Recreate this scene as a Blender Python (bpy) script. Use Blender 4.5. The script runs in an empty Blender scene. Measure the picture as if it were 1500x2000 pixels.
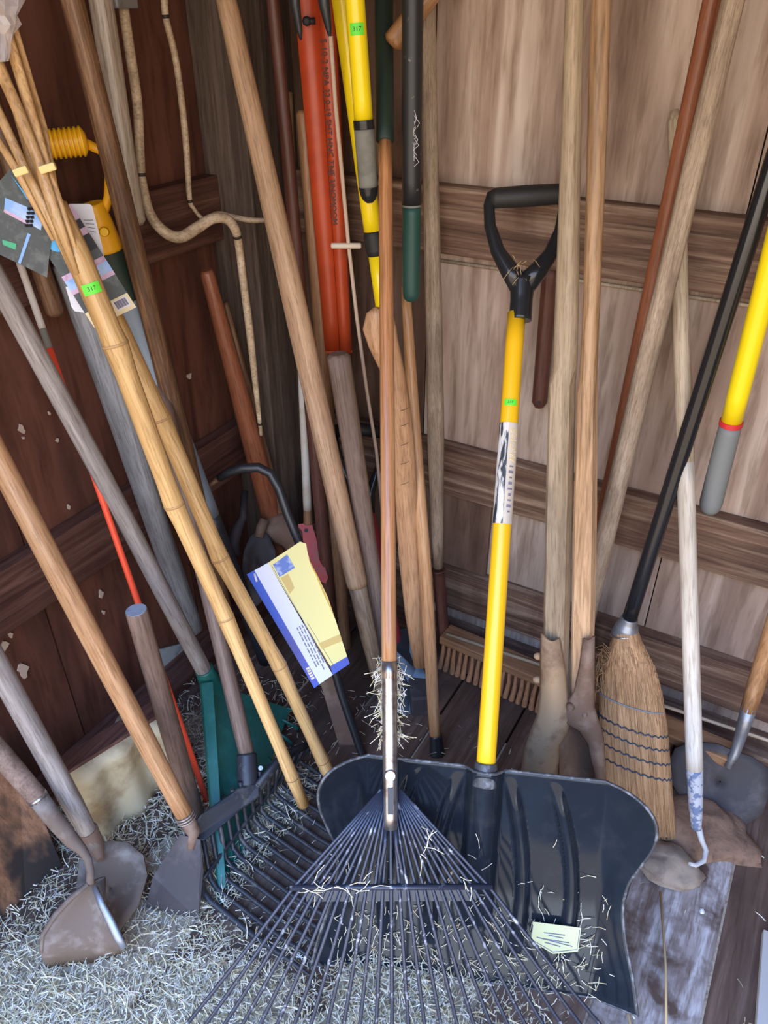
import bpy, math, random
from mathutils import Vector, Matrix, noise as mnoise
random.seed(7)
R = math.radians
scene = bpy.context.scene
COL = scene.collection

# ------------------------------------------------------------------ camera, sky, exposure
EYE = Vector((0.0, 0.0, 1.54)); PITCH = R(33.4); YAW = R(30.0); FOC = 1500.0
cam_d = bpy.data.cameras.new('camera'); cam = bpy.data.objects.new('camera', cam_d); COL.objects.link(cam)
cam.location = EYE; cam.rotation_euler = (R(90) - PITCH, 0, YAW)
cam_d.sensor_fit = 'VERTICAL'; cam_d.sensor_height = 36.0; cam_d.lens = 27.0
cam_d.clip_start = 0.02
scene.camera = cam
scene.view_settings.view_transform = 'Standard'; scene.view_settings.look = 'None'
scene.view_settings.gamma = 1.0; scene.view_settings.exposure = 0.0
scene.view_settings.use_curve_mapping = False
w = bpy.data.worlds.new('daylight'); scene.world = w; w.use_nodes = True
nt = w.node_tree; nt.nodes.clear()
wo = nt.nodes.new('ShaderNodeOutputWorld'); bg = nt.nodes.new('ShaderNodeBackground')
tc = nt.nodes.new('ShaderNodeTexCoord'); sx = nt.nodes.new('ShaderNodeSeparateXYZ'); rp = nt.nodes.new('ShaderNodeValToRGB')
nt.links.new(tc.outputs['Generated'], sx.inputs[0]); nt.links.new(sx.outputs['Z'], rp.inputs[0])
nt.links.new(rp.outputs[0], bg.inputs[0]); nt.links.new(bg.outputs[0], wo.inputs[0])
rp.color_ramp.elements[0].position = 0.0; rp.color_ramp.elements[0].color = (0.42, 0.32, 0.23, 1)   # ground outside
rp.color_ramp.elements[1].position = 0.04; rp.color_ramp.elements[1].color = (1.0, 0.86, 0.70, 1)    # warm hazy horizon
e = rp.color_ramp.elements.new(0.38); e.color = (0.86, 0.87, 0.88, 1)
e = rp.color_ramp.elements.new(0.80); e.color = (0.55, 1.15, 2.55, 1)                                  # deep blue overhead
bg.inputs[1].default_value = 4.7
# daylight of the open double door behind the photographer (guides sampling of the sky only)
pl = bpy.data.lights.new('door_daylight', 'AREA'); pl.shape = 'RECTANGLE'; pl.size = 2.7; pl.size_y = 2.2
pl.cycles.is_portal = True
po = bpy.data.objects.new('door_daylight', pl); COL.objects.link(po)
po.location = (0.30, -0.11, 1.12); po.rotation_euler = (R(90), 0, 0)

# ------------------------------------------------------------------ survey: sight line -> point in the room
cp, sp, cy, sy = math.cos(PITCH), math.sin(PITCH), math.cos(YAW), math.sin(YAW)
def ray(u, v):
    xc = (u - 750.0) / FOC; yc = (1000.0 - v) / FOC
    f = cp + yc * sp; z = -sp + yc * cp
    return Vector((xc * cy - f * sy, f * cy + xc * sy, z))
def P(u, v, X=None, Y=None, z=None, d=None):
    r = ray(u, v)
    if d is None:
        if X is not None: d = X / r.x
        elif Y is not None: d = Y / r.y
        else: d = (z - EYE.z) / r.z
    return EYE + r * d
def depth(p):
    q = p - EYE; f = -q.x * sy + q.y * cy
    return f * cp - q.z * sp
def Q(u, v, o, n):
    r = ray(u, v); return EYE + r * ((o - EYE).dot(n) / r.dot(n))
def rpx(wpx, p): return 0.5 * wpx * depth(p) / FOC

# ------------------------------------------------------------------ materials
MATS = {}
def _new(name):
    m = bpy.data.materials.new(name); m.use_nodes = True; n = m.node_tree; n.nodes.clear()
    o = n.nodes.new('ShaderNodeOutputMaterial'); b = n.nodes.new('ShaderNodeBsdfPrincipled'); n.links.new(b.outputs[0], o.inputs[0])
    MATS[name] = m
    return m, n, b
def ramp(n, cols):
    r = n.nodes.new('ShaderNodeValToRGB'); k = r.color_ramp
    pos = [c[0] if len(c) == 2 else i / (len(cols) - 1) for i, c in enumerate(cols)]
    cc = [c[1] if len(c) == 2 else c for c in cols]
    k.elements[0].position = pos[0]; k.elements[0].color = (*cc[0], 1)
    k.elements[1].position = pos[-1]; k.elements[1].color = (*cc[-1], 1)
    for p_, c_ in list(zip(pos, cc))[1:-1]:
        e_ = k.elements.new(p_); e_.color = (*c_, 1)
    return r
def coords(n, scale, rnd=True):
    t = n.nodes.new('ShaderNodeTexCoord'); mp = n.nodes.new('ShaderNodeMapping'); mp.inputs['Scale'].default_value = scale
    n.links.new(t.outputs['Object'], mp.inputs['Vector'])
    if rnd:
        oi = n.nodes.new('ShaderNodeObjectInfo'); mu = n.nodes.new('ShaderNodeMath'); mu.operation = 'MULTIPLY'; mu.inputs[1].default_value = 37.0
        n.links.new(oi.outputs['Random'], mu.inputs[0]); cb = n.nodes.new('ShaderNodeCombineXYZ')
        for i in range(3): n.links.new(mu.outputs[0], cb.inputs[i])
        n.links.new(cb.outputs[0], mp.inputs['Location'])
    return mp
def noise(n, mp, scale=1.0, detail=5, dist=0.0, rough=0.6):
    x = n.nodes.new('ShaderNodeTexNoise'); x.inputs['Scale'].default_value = scale; x.inputs['Detail'].default_value = detail
    x.inputs['Distortion'].default_value = dist; x.inputs['Roughness'].default_value = rough
    n.links.new(mp.outputs[0], x.inputs['Vector']); return x
def mixc(n, a, b, fac, mode='MIX'):
    m = n.nodes.new('ShaderNodeMix'); m.data_type = 'RGBA'; m.blend_type = mode
    for s, v in ((0, fac), (6, a), (7, b)):
        if hasattr(v, 'outputs') or hasattr(v, 'is_linked'):
            n.links.new(v.outputs[0] if hasattr(v, 'outputs') else v, m.inputs[s])
        else: m.inputs[s].default_value = v if s == 0 else (*v, 1)
    return m.outputs[2]
def wood(name, cols, grain=(55, 55, 2.2), rough=0.55, bump=0.25, spots=None, spot_scale=9.0, spot_lo=0.55, spot_hi=0.75, knots=1.0):
    m, n, b = _new(name)
    mp = coords(n, grain); g = noise(n, mp, 1.0, 6, 0.8 * knots)
    r = ramp(n, [(0.30 + 0.4 * i / (len(cols) - 1), c) for i, c in enumerate(cols)])
    n.links.new(g.outputs[0], r.inputs[0]); c = r.outputs[0]
    mpv = coords(n, (grain[0] * 0.13, grain[1] * 0.13, grain[2] * 0.9)); gv = noise(n, mpv, 1.0, 5, 0.4)
    rv = ramp(n, [(0.30, (0.66, 0.63, 0.60)), (0.70, (1.18, 1.16, 1.14))]); n.links.new(gv.outputs[0], rv.inputs[0])
    c = mixc(n, c, rv.outputs[0], 1.0, 'MULTIPLY')
    mpf = coords(n, (grain[0] * 5, grain[1] * 5, grain[2] * 9)); gf = noise(n, mpf, 1.0, 3, 0.2)
    rf = ramp(n, [(0.34, (0.70, 0.66, 0.62)), (0.52, (1.04, 1.04, 1.04))]); n.links.new(gf.outputs[0], rf.inputs[0])
    c = mixc(n, c, rf.outputs[0], 1.0, 'MULTIPLY')
    if spots:
        mp2 = coords(n, (spot_scale, spot_scale, spot_scale * 0.35)); s = noise(n, mp2, 1.0, 4, 0.3)
        r2 = ramp(n, [(spot_lo, (0, 0, 0)), (spot_hi, (1, 1, 1))]); n.links.new(s.outputs[0], r2.inputs[0])
        c = mixc(n, c, spots, r2.outputs[0])
    n.links.new(c, b.inputs['Base Color']); b.inputs['Roughness'].default_value = rough
    bp = n.nodes.new('ShaderNodeBump'); bp.inputs['Strength'].default_value = bump; bp.inputs['Distance'].default_value = 0.002
    n.links.new(g.outputs[0], bp.inputs['Height']); n.links.new(bp.outputs[0], b.inputs['Normal'])
    return m
def plain(name, col, rough=0.5, metal=0.0, col2=None, sc=14.0, lo=0.5, hi=0.7, bump=0.0, stretch=1.0, trans=0.0, alpha=1.0, spec=None):
    m, n, b = _new(name)
    b.inputs['Base Color'].default_value = (*col, 1)
    b.inputs['Roughness'].default_value = rough; b.inputs['Metallic'].default_value = metal
    if spec is not None: b.inputs['Specular IOR Level'].default_value = spec
    if trans: b.inputs['Transmission Weight'].default_value = trans
    if alpha < 1: b.inputs['Alpha'].default_value = alpha
    if col2 or bump:
        mp = coords(n, (sc, sc, sc * stretch)); g = noise(n, mp, 1.0, 6, 0.2)
        if col2:
            r = ramp(n, [(lo, (0, 0, 0)), (hi, (1, 1, 1))]); n.links.new(g.outputs[0], r.inputs[0])
            n.links.new(mixc(n, col, col2, r.outputs[0]), b.inputs['Base Color'])
        if bump:
            bp = n.nodes.new('ShaderNodeBump'); bp.inputs['Strength'].default_value = bump; bp.inputs['Distance'].default_value = 0.004
            n.links.new(g.outputs[0], bp.inputs['Height']); n.links.new(bp.outputs[0], b.inputs['Normal'])
    return m
# woods
wood('wall_red', [(0.060, 0.019, 0.012), (0.115, 0.042, 0.026), (0.165, 0.066, 0.042)], (10, 10, 0.9), 0.6, 0.3, spots=(0.03, 0.014, 0.011), spot_scale=3.0)
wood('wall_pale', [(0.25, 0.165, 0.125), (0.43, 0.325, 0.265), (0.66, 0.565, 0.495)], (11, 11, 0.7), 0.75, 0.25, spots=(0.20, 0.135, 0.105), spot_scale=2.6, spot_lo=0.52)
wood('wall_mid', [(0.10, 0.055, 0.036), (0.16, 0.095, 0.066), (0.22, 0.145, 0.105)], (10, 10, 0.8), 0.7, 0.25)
wood('rail_red', [(0.055, 0.020, 0.014), (0.11, 0.046, 0.032), (0.18, 0.09, 0.066)], (40, 2, 40), 0.6, 0.35, spots=(0.16, 0.12, 0.10), spot_scale=5, spot_lo=0.6)
wood('rail_brown', [(0.075, 0.036, 0.024), (0.18, 0.105, 0.07), (0.38, 0.27, 0.195)], (2.2, 40, 48), 0.7, 0.5, spots=(0.085, 0.035, 0.025), spot_scale=7)
wood('post_grey', [(0.060, 0.040, 0.030), (0.11, 0.080, 0.062), (0.16, 0.12, 0.096)], (40, 40, 1.6), 0.75, 0.4)
wood('floor_wood', [(0.085, 0.048, 0.032), (0.155, 0.095, 0.068), (0.24, 0.165, 0.125)], (30, 2.0, 30), 0.6, 0.5, spots=(0.06, 0.036, 0.025), spot_scale=6, spot_lo=0.45)
wood('floor_worn', [(0.17, 0.12, 0.10), (0.36, 0.31, 0.29), (0.56, 0.52, 0.51)], (40, 5.0, 30), 0.45, 0.5, spots=(0.10, 0.062, 0.045), spot_scale=11, spot_lo=0.44, spot_hi=0.60)
wood('tan', [(0.33, 0.20, 0.115), (0.46, 0.30, 0.18), (0.56, 0.39, 0.25)], rough=0.5)
wood('tan_big', [(0.34, 0.20, 0.115), (0.47, 0.30, 0.18), (0.56, 0.39, 0.25)], rough=0.6)
wood('tan_worn', [(0.20, 0.135, 0.085), (0.30, 0.215, 0.145), (0.40, 0.30, 0.21)], rough=0.65, spots=(0.13, 0.085, 0.055), spot_scale=22)
wood('orange_wood', [(0.36, 0.17, 0.072), (0.50, 0.27, 0.125), (0.60, 0.36, 0.19)], rough=0.4)
wood('rake_wood', [(0.33, 0.14, 0.055), (0.48, 0.23, 0.10), (0.58, 0.31, 0.15)], (90, 90, 1.3), rough=0.3)
wood('redbrown', [(0.19, 0.062, 0.030), (0.27, 0.092, 0.044), (0.33, 0.125, 0.062)], rough=0.42)
wood('dark_red', [(0.085, 0.030, 0.022), (0.125, 0.047, 0.034), (0.165, 0.065, 0.048)], rough=0.5)
wood('brown', [(0.075, 0.036, 0.018), (0.16, 0.083, 0.043), (0.29, 0.165, 0.088)], (70, 70, 3.5), rough=0.5, knots=2.5)
wood('brown_mid', [(0.19, 0.095, 0.045), (0.28, 0.15, 0.075), (0.36, 0.20, 0.11)], rough=0.5)
wood('grey_wood', [(0.21, 0.18, 0.16), (0.33, 0.295, 0.27), (0.45, 0.41, 0.38)], rough=0.55)
wood('grey_dark', [(0.13, 0.105, 0.09), (0.20, 0.165, 0.145), (0.28, 0.24, 0.21)], rough=0.6)
wood('grey_brown', [(0.15, 0.10, 0.078), (0.22, 0.155, 0.125), (0.29, 0.215, 0.175)], rough=0.6)
wood('stub_brown', [(0.12, 0.075, 0.055), (0.19, 0.125, 0.095), (0.26, 0.18, 0.14)], rough=0.5, spots=(0.06, 0.04, 0.035), spot_scale=12)
wood('digger_grey', [(0.27, 0.20, 0.125), (0.38, 0.295, 0.195), (0.48, 0.39, 0.28)], rough=0.65, spots=(0.20, 0.15, 0.10), spot_scale=16)
wood('digger_tan', [(0.30, 0.18, 0.09), (0.52, 0.33, 0.185), (0.64, 0.44, 0.27)], (30, 30, 1.5), rough=0.5, knots=2.5)
wood('pale_wood', [(0.36, 0.28, 0.19), (0.47, 0.385, 0.28), (0.57, 0.49, 0.38)], rough=0.65)
wood('white_wood', [(0.48, 0.42, 0.33), (0.58, 0.53, 0.45), (0.68, 0.64, 0.57)], (40, 40, 1.5), rough=0.6)
wood('weathered', [(0.27, 0.205, 0.15), (0.37, 0.29, 0.215), (0.47, 0.385, 0.30)], (130, 130, 6), rough=0.8, bump=0.8, spots=(0.15, 0.105, 0.08), spot_scale=30)
wood('bent_wood', [(0.40, 0.29, 0.18), (0.53, 0.41, 0.275), (0.62, 0.50, 0.36)], (30, 30, 30), rough=0.5)
wood('bamboo', [(0.60, 0.35, 0.125), (0.72, 0.45, 0.18), (0.80, 0.54, 0.25)], (60, 60, 1.0), rough=0.32, bump=0.08)
wood('bamboo_tine', [(0.50, 0.29, 0.115), (0.66, 0.41, 0.18), (0.76, 0.51, 0.25)], (60, 60, 1.5), rough=0.4)
wood('lumber', [(0.12, 0.055, 0.026), (0.21, 0.10, 0.05), (0.29, 0.15, 0.08)], (40, 40, 4), rough=0.6, spots=(0.022, 0.015, 0.012), spot_scale=6, spot_lo=0.48, spot_hi=0.56)
wood('haft', [(0.40, 0.215, 0.105), (0.50, 0.285, 0.15), (0.57, 0.345, 0.19)], rough=0.45)
wood('broom_block', [(0.26, 0.13, 0.06), (0.36, 0.19, 0.095), (0.44, 0.25, 0.13)], (3, 40, 40), rough=0.5)
wood('blue_grey', [(0.22, 0.235, 0.25), (0.33, 0.35, 0.37), (0.45, 0.47, 0.49)], rough=0.5)
wood('hang_grey', [(0.27, 0.215, 0.165), (0.42, 0.35, 0.285), (0.55, 0.48, 0.41)], (90, 90, 3), rough=0.35)
# others
plain('node_ring', (0.50, 0.29, 0.12), 0.5)
plain('steel', (0.45, 0.43, 0.42), 0.32, 0.9, (0.20, 0.15, 0.13), 30)
plain('rust_steel', (0.19, 0.11, 0.07), 0.7, 0.1, (0.30, 0.20, 0.14), 18, bump=0.5)
plain('rust_tan', (0.42, 0.275, 0.155), 0.75, 0.0, (0.22, 0.125, 0.07), 22, bump=0.4)
plain('dark_steel', (0.050, 0.042, 0.042), 0.7, 0.1, (0.11, 0.09, 0.085), 14, bump=0.3)
plain('grey_steel', (0.30, 0.31, 0.33), 0.42, 0.6, (0.16, 0.13, 0.115), 13, bump=0.25)
plain('dirty_steel', (0.155, 0.108, 0.078), 0.8, 0.05, (0.30, 0.245, 0.20), 16, bump=0.5)
plain('slate', (0.05, 0.055, 0.065), 0.4, 0.5)
plain('tine_blue', (0.040, 0.045, 0.066), 0.36, 0.3, (0.42, 0.43, 0.48), 45, 0.60, 0.70)
plain('black_plastic', (0.016, 0.018, 0.021), 0.24)
plain('shovel_black', (0.012, 0.015, 0.020), 0.09, col2=(0.022, 0.024, 0.028), sc=20, spec=0.5)
plain('rim_worn', (0.055, 0.056, 0.06), 0.45, col2=(0.30, 0.30, 0.30), sc=60, lo=0.5, hi=0.75)
plain('fork_black', (0.022, 0.024, 0.030), 0.48, col2=(0.13, 0.115, 0.10), sc=26, lo=0.55, hi=0.75)
plain('black_grip', (0.017, 0.017, 0.017), 0.6)
plain('black_tube', (0.022, 0.023, 0.025), 0.38)
plain('black_gloss', (0.013, 0.014, 0.017), 0.18)
plain('cobweb_black', (0.020, 0.021, 0.023), 0.45, col2=(0.16, 0.16, 0.16), sc=60, lo=0.66, hi=0.72)
plain('green_grip', (0.018, 0.075, 0.062), 0.5)
plain('dark_green', (0.014, 0.030, 0.022), 0.6)
plain('yellow', (0.92, 0.52, 0.012), 0.28)
plain('yellow_bright', (0.95, 0.72, 0.010), 0.25)
plain('yellow_plastic', (0.85, 0.40, 0.010), 0.4)
plain('grey_foam', (0.20, 0.195, 0.17), 0.75, col2=(0.12, 0.12, 0.105), sc=22)
plain('grey_rubber', (0.19, 0.20, 0.195), 0.6)
plain('red_ring', (0.62, 0.03, 0.04), 0.4)
plain('orange_plastic', (0.46, 0.058, 0.014), 0.42, col2=(0.36, 0.042, 0.011), sc=9)
plain('red_paint', (0.45, 0.026, 0.016), 0.45, col2=(0.20, 0.09, 0.06), sc=24, lo=0.55)
plain('maroon', (0.26, 0.018, 0.035), 0.45)
plain('red_rod', (0.85, 0.085, 0.035), 0.35)
plain('white_rod', (0.66, 0.60, 0.54), 0.5)
plain('white_stick', (0.62, 0.59, 0.52), 0.6, col2=(0.50, 0.40, 0.29), sc=9)
plain('white_paint', (0.60, 0.59, 0.58), 0.55, col2=(0.42, 0.36, 0.28), sc=9)
plain('blue_speckle', (0.50, 0.50, 0.52), 0.55, col2=(0.15, 0.19, 0.30), sc=60, lo=0.50, hi=0.56)
plain('blue_shaft', (0.20, 0.25, 0.31), 0.5, col2=(0.30, 0.34, 0.38), sc=30, stretch=0.1)
plain('text_yellow', (0.58, 0.47, 0.16), 0.5)
plain('ink', (0.02, 0.02, 0.025), 0.6)
plain('green_plastic', (0.012, 0.108, 0.082), 0.42, col2=(0.022, 0.15, 0.12), sc=24)
plain('rope', (0.58, 0.44, 0.34), 0.85, bump=0.6, sc=150)
plain('ring_white', (0.66, 0.57, 0.45), 0.5)
plain('sticker_green', (0.13, 0.80, 0.045), 0.5)
plain('card_blue', (0.012, 0.055, 0.42), 0.4, col2=(0.05, 0.03, 0.24), sc=7)
plain('card_white', (0.72, 0.70, 0.76), 0.5)
plain('card_yellow', (0.80, 0.68, 0.24), 0.5)
plain('card_gold', (0.62, 0.42, 0.10), 0.5)
plain('card_photo', (0.10, 0.16, 0.42), 0.5, col2=(0.45, 0.50, 0.66), sc=60)
plain('print_grey', (0.22, 0.20, 0.26), 0.6)
plain('tag_dark', (0.050, 0.060, 0.058), 0.5, col2=(0.12, 0.135, 0.125), sc=60, stretch=1)
plain('tag_sky', (0.22, 0.42, 0.78), 0.45, col2=(0.48, 0.62, 0.86), sc=22)
plain('tag_pink', (0.62, 0.42, 0.58), 0.5, col2=(0.36, 0.20, 0.32), sc=50)
plain('tag_blue', (0.075, 0.12, 0.46), 0.45, col2=(0.10, 0.18, 0.55), sc=12)
plain('badge_blue', (0.06, 0.42, 0.80), 0.4)
plain('tag_white', (0.74, 0.71, 0.72), 0.5)
plain('tag_cream', (0.78, 0.64, 0.36), 0.5)
plain('tag_green', (0.05, 0.42, 0.20), 0.5)
plain('label_paper', (0.56, 0.56, 0.30), 0.5)
plain('label_worn', (0.66, 0.58, 0.46), 0.55, col2=(0.55, 0.50, 0.46), sc=30)
plain('label_black', (0.72, 0.70, 0.66), 0.5, col2=(0.03, 0.035, 0.045), sc=90, lo=0.47, hi=0.53, stretch=0.12)
plain('letter_cream', (0.86, 0.62, 0.28), 0.5)
plain('tie', (0.80, 0.62, 0.25), 0.5)
plain('band', (0.035, 0.022, 0.016), 0.6)
plain('wire', (0.40, 0.33, 0.27), 0.5, 0.6)
plain('foam_cream', (0.52, 0.42, 0.25), 0.7, col2=(0.26, 0.17, 0.08), sc=9, lo=0.48, hi=0.68, bump=0.3)
plain('paint_pale', (0.44, 0.46, 0.42), 0.7, col2=(0.20, 0.19, 0.17), sc=40)
plain('chip', (0.50, 0.38, 0.30), 0.8)
plain('stone', (0.33, 0.25, 0.18), 0.8, col2=(0.14, 0.10, 0.08), sc=20, bump=0.8)
plain('dirt', (0.25, 0.145, 0.092), 0.95, col2=(0.13, 0.072, 0.045), sc=34, bump=1.0)
plain('end_cut', (0.30, 0.33, 0.38), 0.6, col2=(0.22, 0.23, 0.25), sc=80)
plain('stitch', (0.035, 0.05, 0.075), 0.7)
plain('stitch_grey', (0.22, 0.23, 0.24), 0.7)
plain('tuft', (0.40, 0.19, 0.09), 0.8, col2=(0.20, 0.085, 0.04), sc=220, stretch=0.06)
plain('straw_stalk', (0.50, 0.34, 0.17), 0.6)
plain('white_board', (0.46, 0.42, 0.38), 0.6)
plain('void', (0.02, 0.015, 0.012), 0.9)
wood('straw', [(0.30, 0.155, 0.07), (0.48, 0.275, 0.13), (0.62, 0.40, 0.21)], (260, 260, 5), rough=0.65, bump=0.9)
m_, n_, b_ = _new('hay')
mp_ = coords(n_, (75, 75, 75), False); g_ = noise(n_, mp_, 1.0, 2)
r_ = ramp(n_, [(0.28, (0.30, 0.19, 0.09)), (0.40, (0.60, 0.48, 0.30)), (0.47, (0.44, 0.40, 0.20)), (0.53, (0.80, 0.74, 0.62)), (0.61, (0.54, 0.42, 0.28)), (0.70, (0.90, 0.88, 0.82))])
n_.links.new(g_.outputs[0], r_.inputs[0]); n_.links.new(r_.outputs[0], b_.inputs['Base Color']); b_.inputs['Roughness'].default_value = 0.6
plain('litter', (0.40, 0.31, 0.22), 0.9, col2=(0.17, 0.11, 0.07), sc=75, bump=1.0)
m_, n_, b_ = _new('bag_film')
b_.inputs['Base Color'].default_value = (0.82, 0.76, 0.76, 1); b_.inputs['Roughness'].default_value = 0.15
b_.inputs['Alpha'].default_value = 0.38; b_.inputs['Specular IOR Level'].default_value = 0.9
MATS['shovel_black'].node_tree.nodes['Principled BSDF'].inputs['Specular Tint'].default_value = (0.60, 0.76, 1.0, 1)  # blue of the sky's highlights put into the scoop's specular colour
def M(n): return MATS[n]

# ------------------------------------------------------------------ mesh builder (world coordinates)
def frame(p0, p1, xh=None):
    z = (p1 - p0).normalized(); xh = Vector(xh) if xh is not None else Vector((1, 0, 0))
    x = xh - z * xh.dot(z)
    if x.length < 1e-4: x = Vector((0, 1, 0)) - z * z.y
    x.normalize(); y = z.cross(x)
    m = Matrix((x, y, z)).transposed().to_4x4(); m.translation = p0
    return m
def place(o, mat): o.matrix_world = mat
class MB:
    def __init__(s): s.v = []; s.f = []; s.sm = []
    def quad(s, *idx, smooth=False): s.f.append(tuple(idx)); s.sm.append(smooth)
    def tube(s, pts, rads, seg=12, cap=True, smooth=True, flat=None):
        n = len(pts); base = len(s.v); ref = None
        for i, p in enumerate(pts):
            t = (pts[min(i + 1, n - 1)] - pts[max(i - 1, 0)])
            if t.length < 1e-9: t = Vector((0, 0, 1))
            t.normalize()
            if ref is None:
                ref = Vector((1, 0, 0)) if abs(t.x) < 0.9 else Vector((0, 1, 0))
                if flat is not None: ref = Vector(flat[0])
            a = ref - t * ref.dot(t); a.normalize(); b = t.cross(a); ref = a
            ra = rads[i] if hasattr(rads, '__len__') else rads
            rb = ra * (flat[1] if flat is not None else 1.0)
            for k in range(seg):
                an = 2 * math.pi * k / seg
                s.v.append(p + a * (ra * math.cos(an)) + b * (rb * math.sin(an)))
        for i in range(n - 1):
            for k in range(seg):
                k2 = (k + 1) % seg
                s.quad(base + i * seg + k, base + i * seg + k2, base + (i + 1) * seg + k2, base + (i + 1) * seg + k, smooth=smooth)
        if cap:
            s.f.append(tuple(base + k for k in reversed(range(seg)))); s.sm.append(False)
            s.f.append(tuple(base + (n - 1) * seg + k for k in range(seg))); s.sm.append(False)
        return s
    def box(s, c, sz, m=None):
        b = len(s.v); h = [x / 2 for x in sz]
        for i in range(8):
            q = Vector(((1 if i & 1 else -1) * h[0], (1 if i & 2 else -1) * h[1], (1 if i & 4 else -1) * h[2]))
            if m is not None: q = m.to_3x3() @ q
            s.v.append(Vector(c) + q)
        for q in ((0, 2, 3, 1), (4, 5, 7, 6), (0, 1, 5, 4), (2, 6, 7, 3), (0, 4, 6, 2), (1, 3, 7, 5)): s.quad(*[b + k for k in q])
        return s
    def prism(s, pts, n, th):
        b = len(s.v); k = len(pts); n = Vector(n).normalized()
        for p in pts: s.v.append(p + n * (th / 2))
        for p in pts: s.v.append(p - n * (th / 2))
        s.f.append(tuple(b + i for i in range(k))); s.sm.append(False)
        s.f.append(tuple(b + k + i for i in reversed(range(k)))); s.sm.append(False)
        for i in range(k):
            j = (i + 1) % k; s.quad(b + i, b + k + i, b + k + j, b + j)
        return s
    def grid(s, rows, smooth=True, closed=False):
        b = len(s.v); m = len(rows[0])
        for r in rows: s.v.extend(r)
        for i in range(len(rows) - 1):
            for j in range(m if closed else m - 1):
                j2 = (j + 1) % m
                s.quad(b + i * m + j, b + i * m + j2, b + (i + 1) * m + j2, b + (i + 1) * m + j, smooth=smooth)
        return s
    def build(s, name, mat, parent=None, mw=None, solid=None, bevel=None):
        if parent is not None: mw = parent.matrix_world.copy()
        if mw is None:
            lo = min(v.z for v in s.v); cx = sum((v.x for v in s.v)) / len(s.v); cyy = sum((v.y for v in s.v)) / len(s.v)
            mw = Matrix.Translation((cx, cyy, lo))
        inv = mw.inverted(); me = bpy.data.meshes.new(name)
        me.from_pydata([tuple(inv @ v) for v in s.v], [], s.f)
        for p_, q_ in zip(me.polygons, s.sm): p_.use_smooth = q_
        me.materials.append(M(mat)); me.update()
        o = bpy.data.objects.new(name, me); COL.objects.link(o)
        if parent is not None: o.parent = parent
        else: o.matrix_world = mw
        if solid:
            md = o.modifiers.new('thickness', 'SOLIDIFY'); md.thickness = solid; md.offset = 0
        if bevel:
            md = o.modifiers.new('edge', 'BEVEL'); md.width = bevel; md.segments = 2; md.limit_method = 'ANGLE'
        return o
def tag(o, label, cat, group=None, kind=None):
    o['label'] = label; o['category'] = cat
    if group: o['group'] = group
    if kind: o['kind'] = kind
    return o
def struct(o): o['kind'] = 'structure'; return o
def thing(name, label, cat, mw, group=None):
    o = bpy.data.objects.new(name, None); COL.objects.link(o); o.empty_display_size = 0.05
    o.matrix_world = mw; bpy.context.view_layer.update()
    return tag(o, label, cat, group)
def lerp(a, b, t): return a + (b - a) * t
def stick(mb, p0, p1, prof, seg=14, n=14, bow=0.0, bdir=(0.7, -0.7, 0), wob=0.0):
    """round bar; prof = [(t, radius)...]"""
    ts = sorted(set([i / n for i in range(n + 1)] + [t for t, _ in prof])); pts = []; rr = []
    for t in ts:
        p = lerp(p0, p1, t) + Vector(bdir) * (bow * math.sin(math.pi * t))
        if wob: p = p + Vector((math.sin(t * 9.1 + p0.x * 40), math.cos(t * 7.3 + p0.y * 30), 0)) * wob
        for (ta, ra), (tb, rb) in zip(prof, prof[1:]):
            if ta <= t <= tb: r = ra + (rb - ra) * ((t - ta) / max(tb - ta, 1e-6)); break
        pts.append(p); rr.append(r)
    mb.tube(pts, rr, seg); return mb
def handle(name, label, A, B, wA, wB, mat, ext=0.0, ext0=0.0, cat='handle', group=None, r=None, bow=0.0, wob=0.0006, prof=None, seg=14):
    """plain wooden handle as one mesh. A = lower end, B = upper sighted end"""
    a, b = A, B
    d_ = (b - a).normalized(); ra = r or rpx(wA, a); rb = r or rpx(wB, b)
    L = (b - a).length; p0 = a - d_ * ext0; p1 = b + d_ * ext
    e_ = 0.008 / (p1 - p0).length
    if prof is None:
        prof = [(0, ra * 0.72), (e_, ra), (1 - e_, rb), (1, rb * 0.72)]
    else:
        prof = [(t, q * ra) for t, q in prof]
    o = stick(MB(), p0, p1, prof, seg, 16, bow, wob=wob).build(name, mat, mw=frame(p0, p1))
    return tag(o, label, cat, group)
def seg_of(A, B, ta, tb): return lerp(A, B, ta), lerp(A, B, tb)
def cyl_patch(mb, p, ax, r, along, arc, lift=0.0008, n=8, side=None):
    """curved sticker on a round bar, facing the viewer; p = centre on the axis"""
    ax = ax.normalized(); nn = (side if side is not None else (EYE - p)); nn = (nn - ax * nn.dot(ax)).normalized(); b = ax.cross(nn); rr = r + lift
    rows = []
    for i in (0, 1):
        row = []
        for j in range(n + 1):
            an = (j / n - 0.5) * arc
            row.append(p + ax * ((i - 0.5) * along) + nn * (rr * math.cos(an)) + b * (rr * math.sin(an)))
        rows.append(row)
    mb.grid(rows); return nn
def text_mesh(txt, size):
    cu = bpy.data.curves.new('txt', 'FONT'); cu.body = txt; cu.size = size; cu.align_x = 'CENTER'; cu.align_y = 'CENTER'; cu.resolution_u = 2
    o = bpy.data.objects.new('txt', cu); COL.objects.link(o); bpy.context.view_layer.update()
    me = bpy.data.meshes.new_from_object(o); vs = [v.co.copy() for v in me.vertices]; fs = [tuple(p.vertices) for p in me.polygons]
    bpy.data.objects.remove(o); bpy.data.curves.remove(cu); bpy.data.meshes.remove(me)
    return vs, fs
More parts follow.
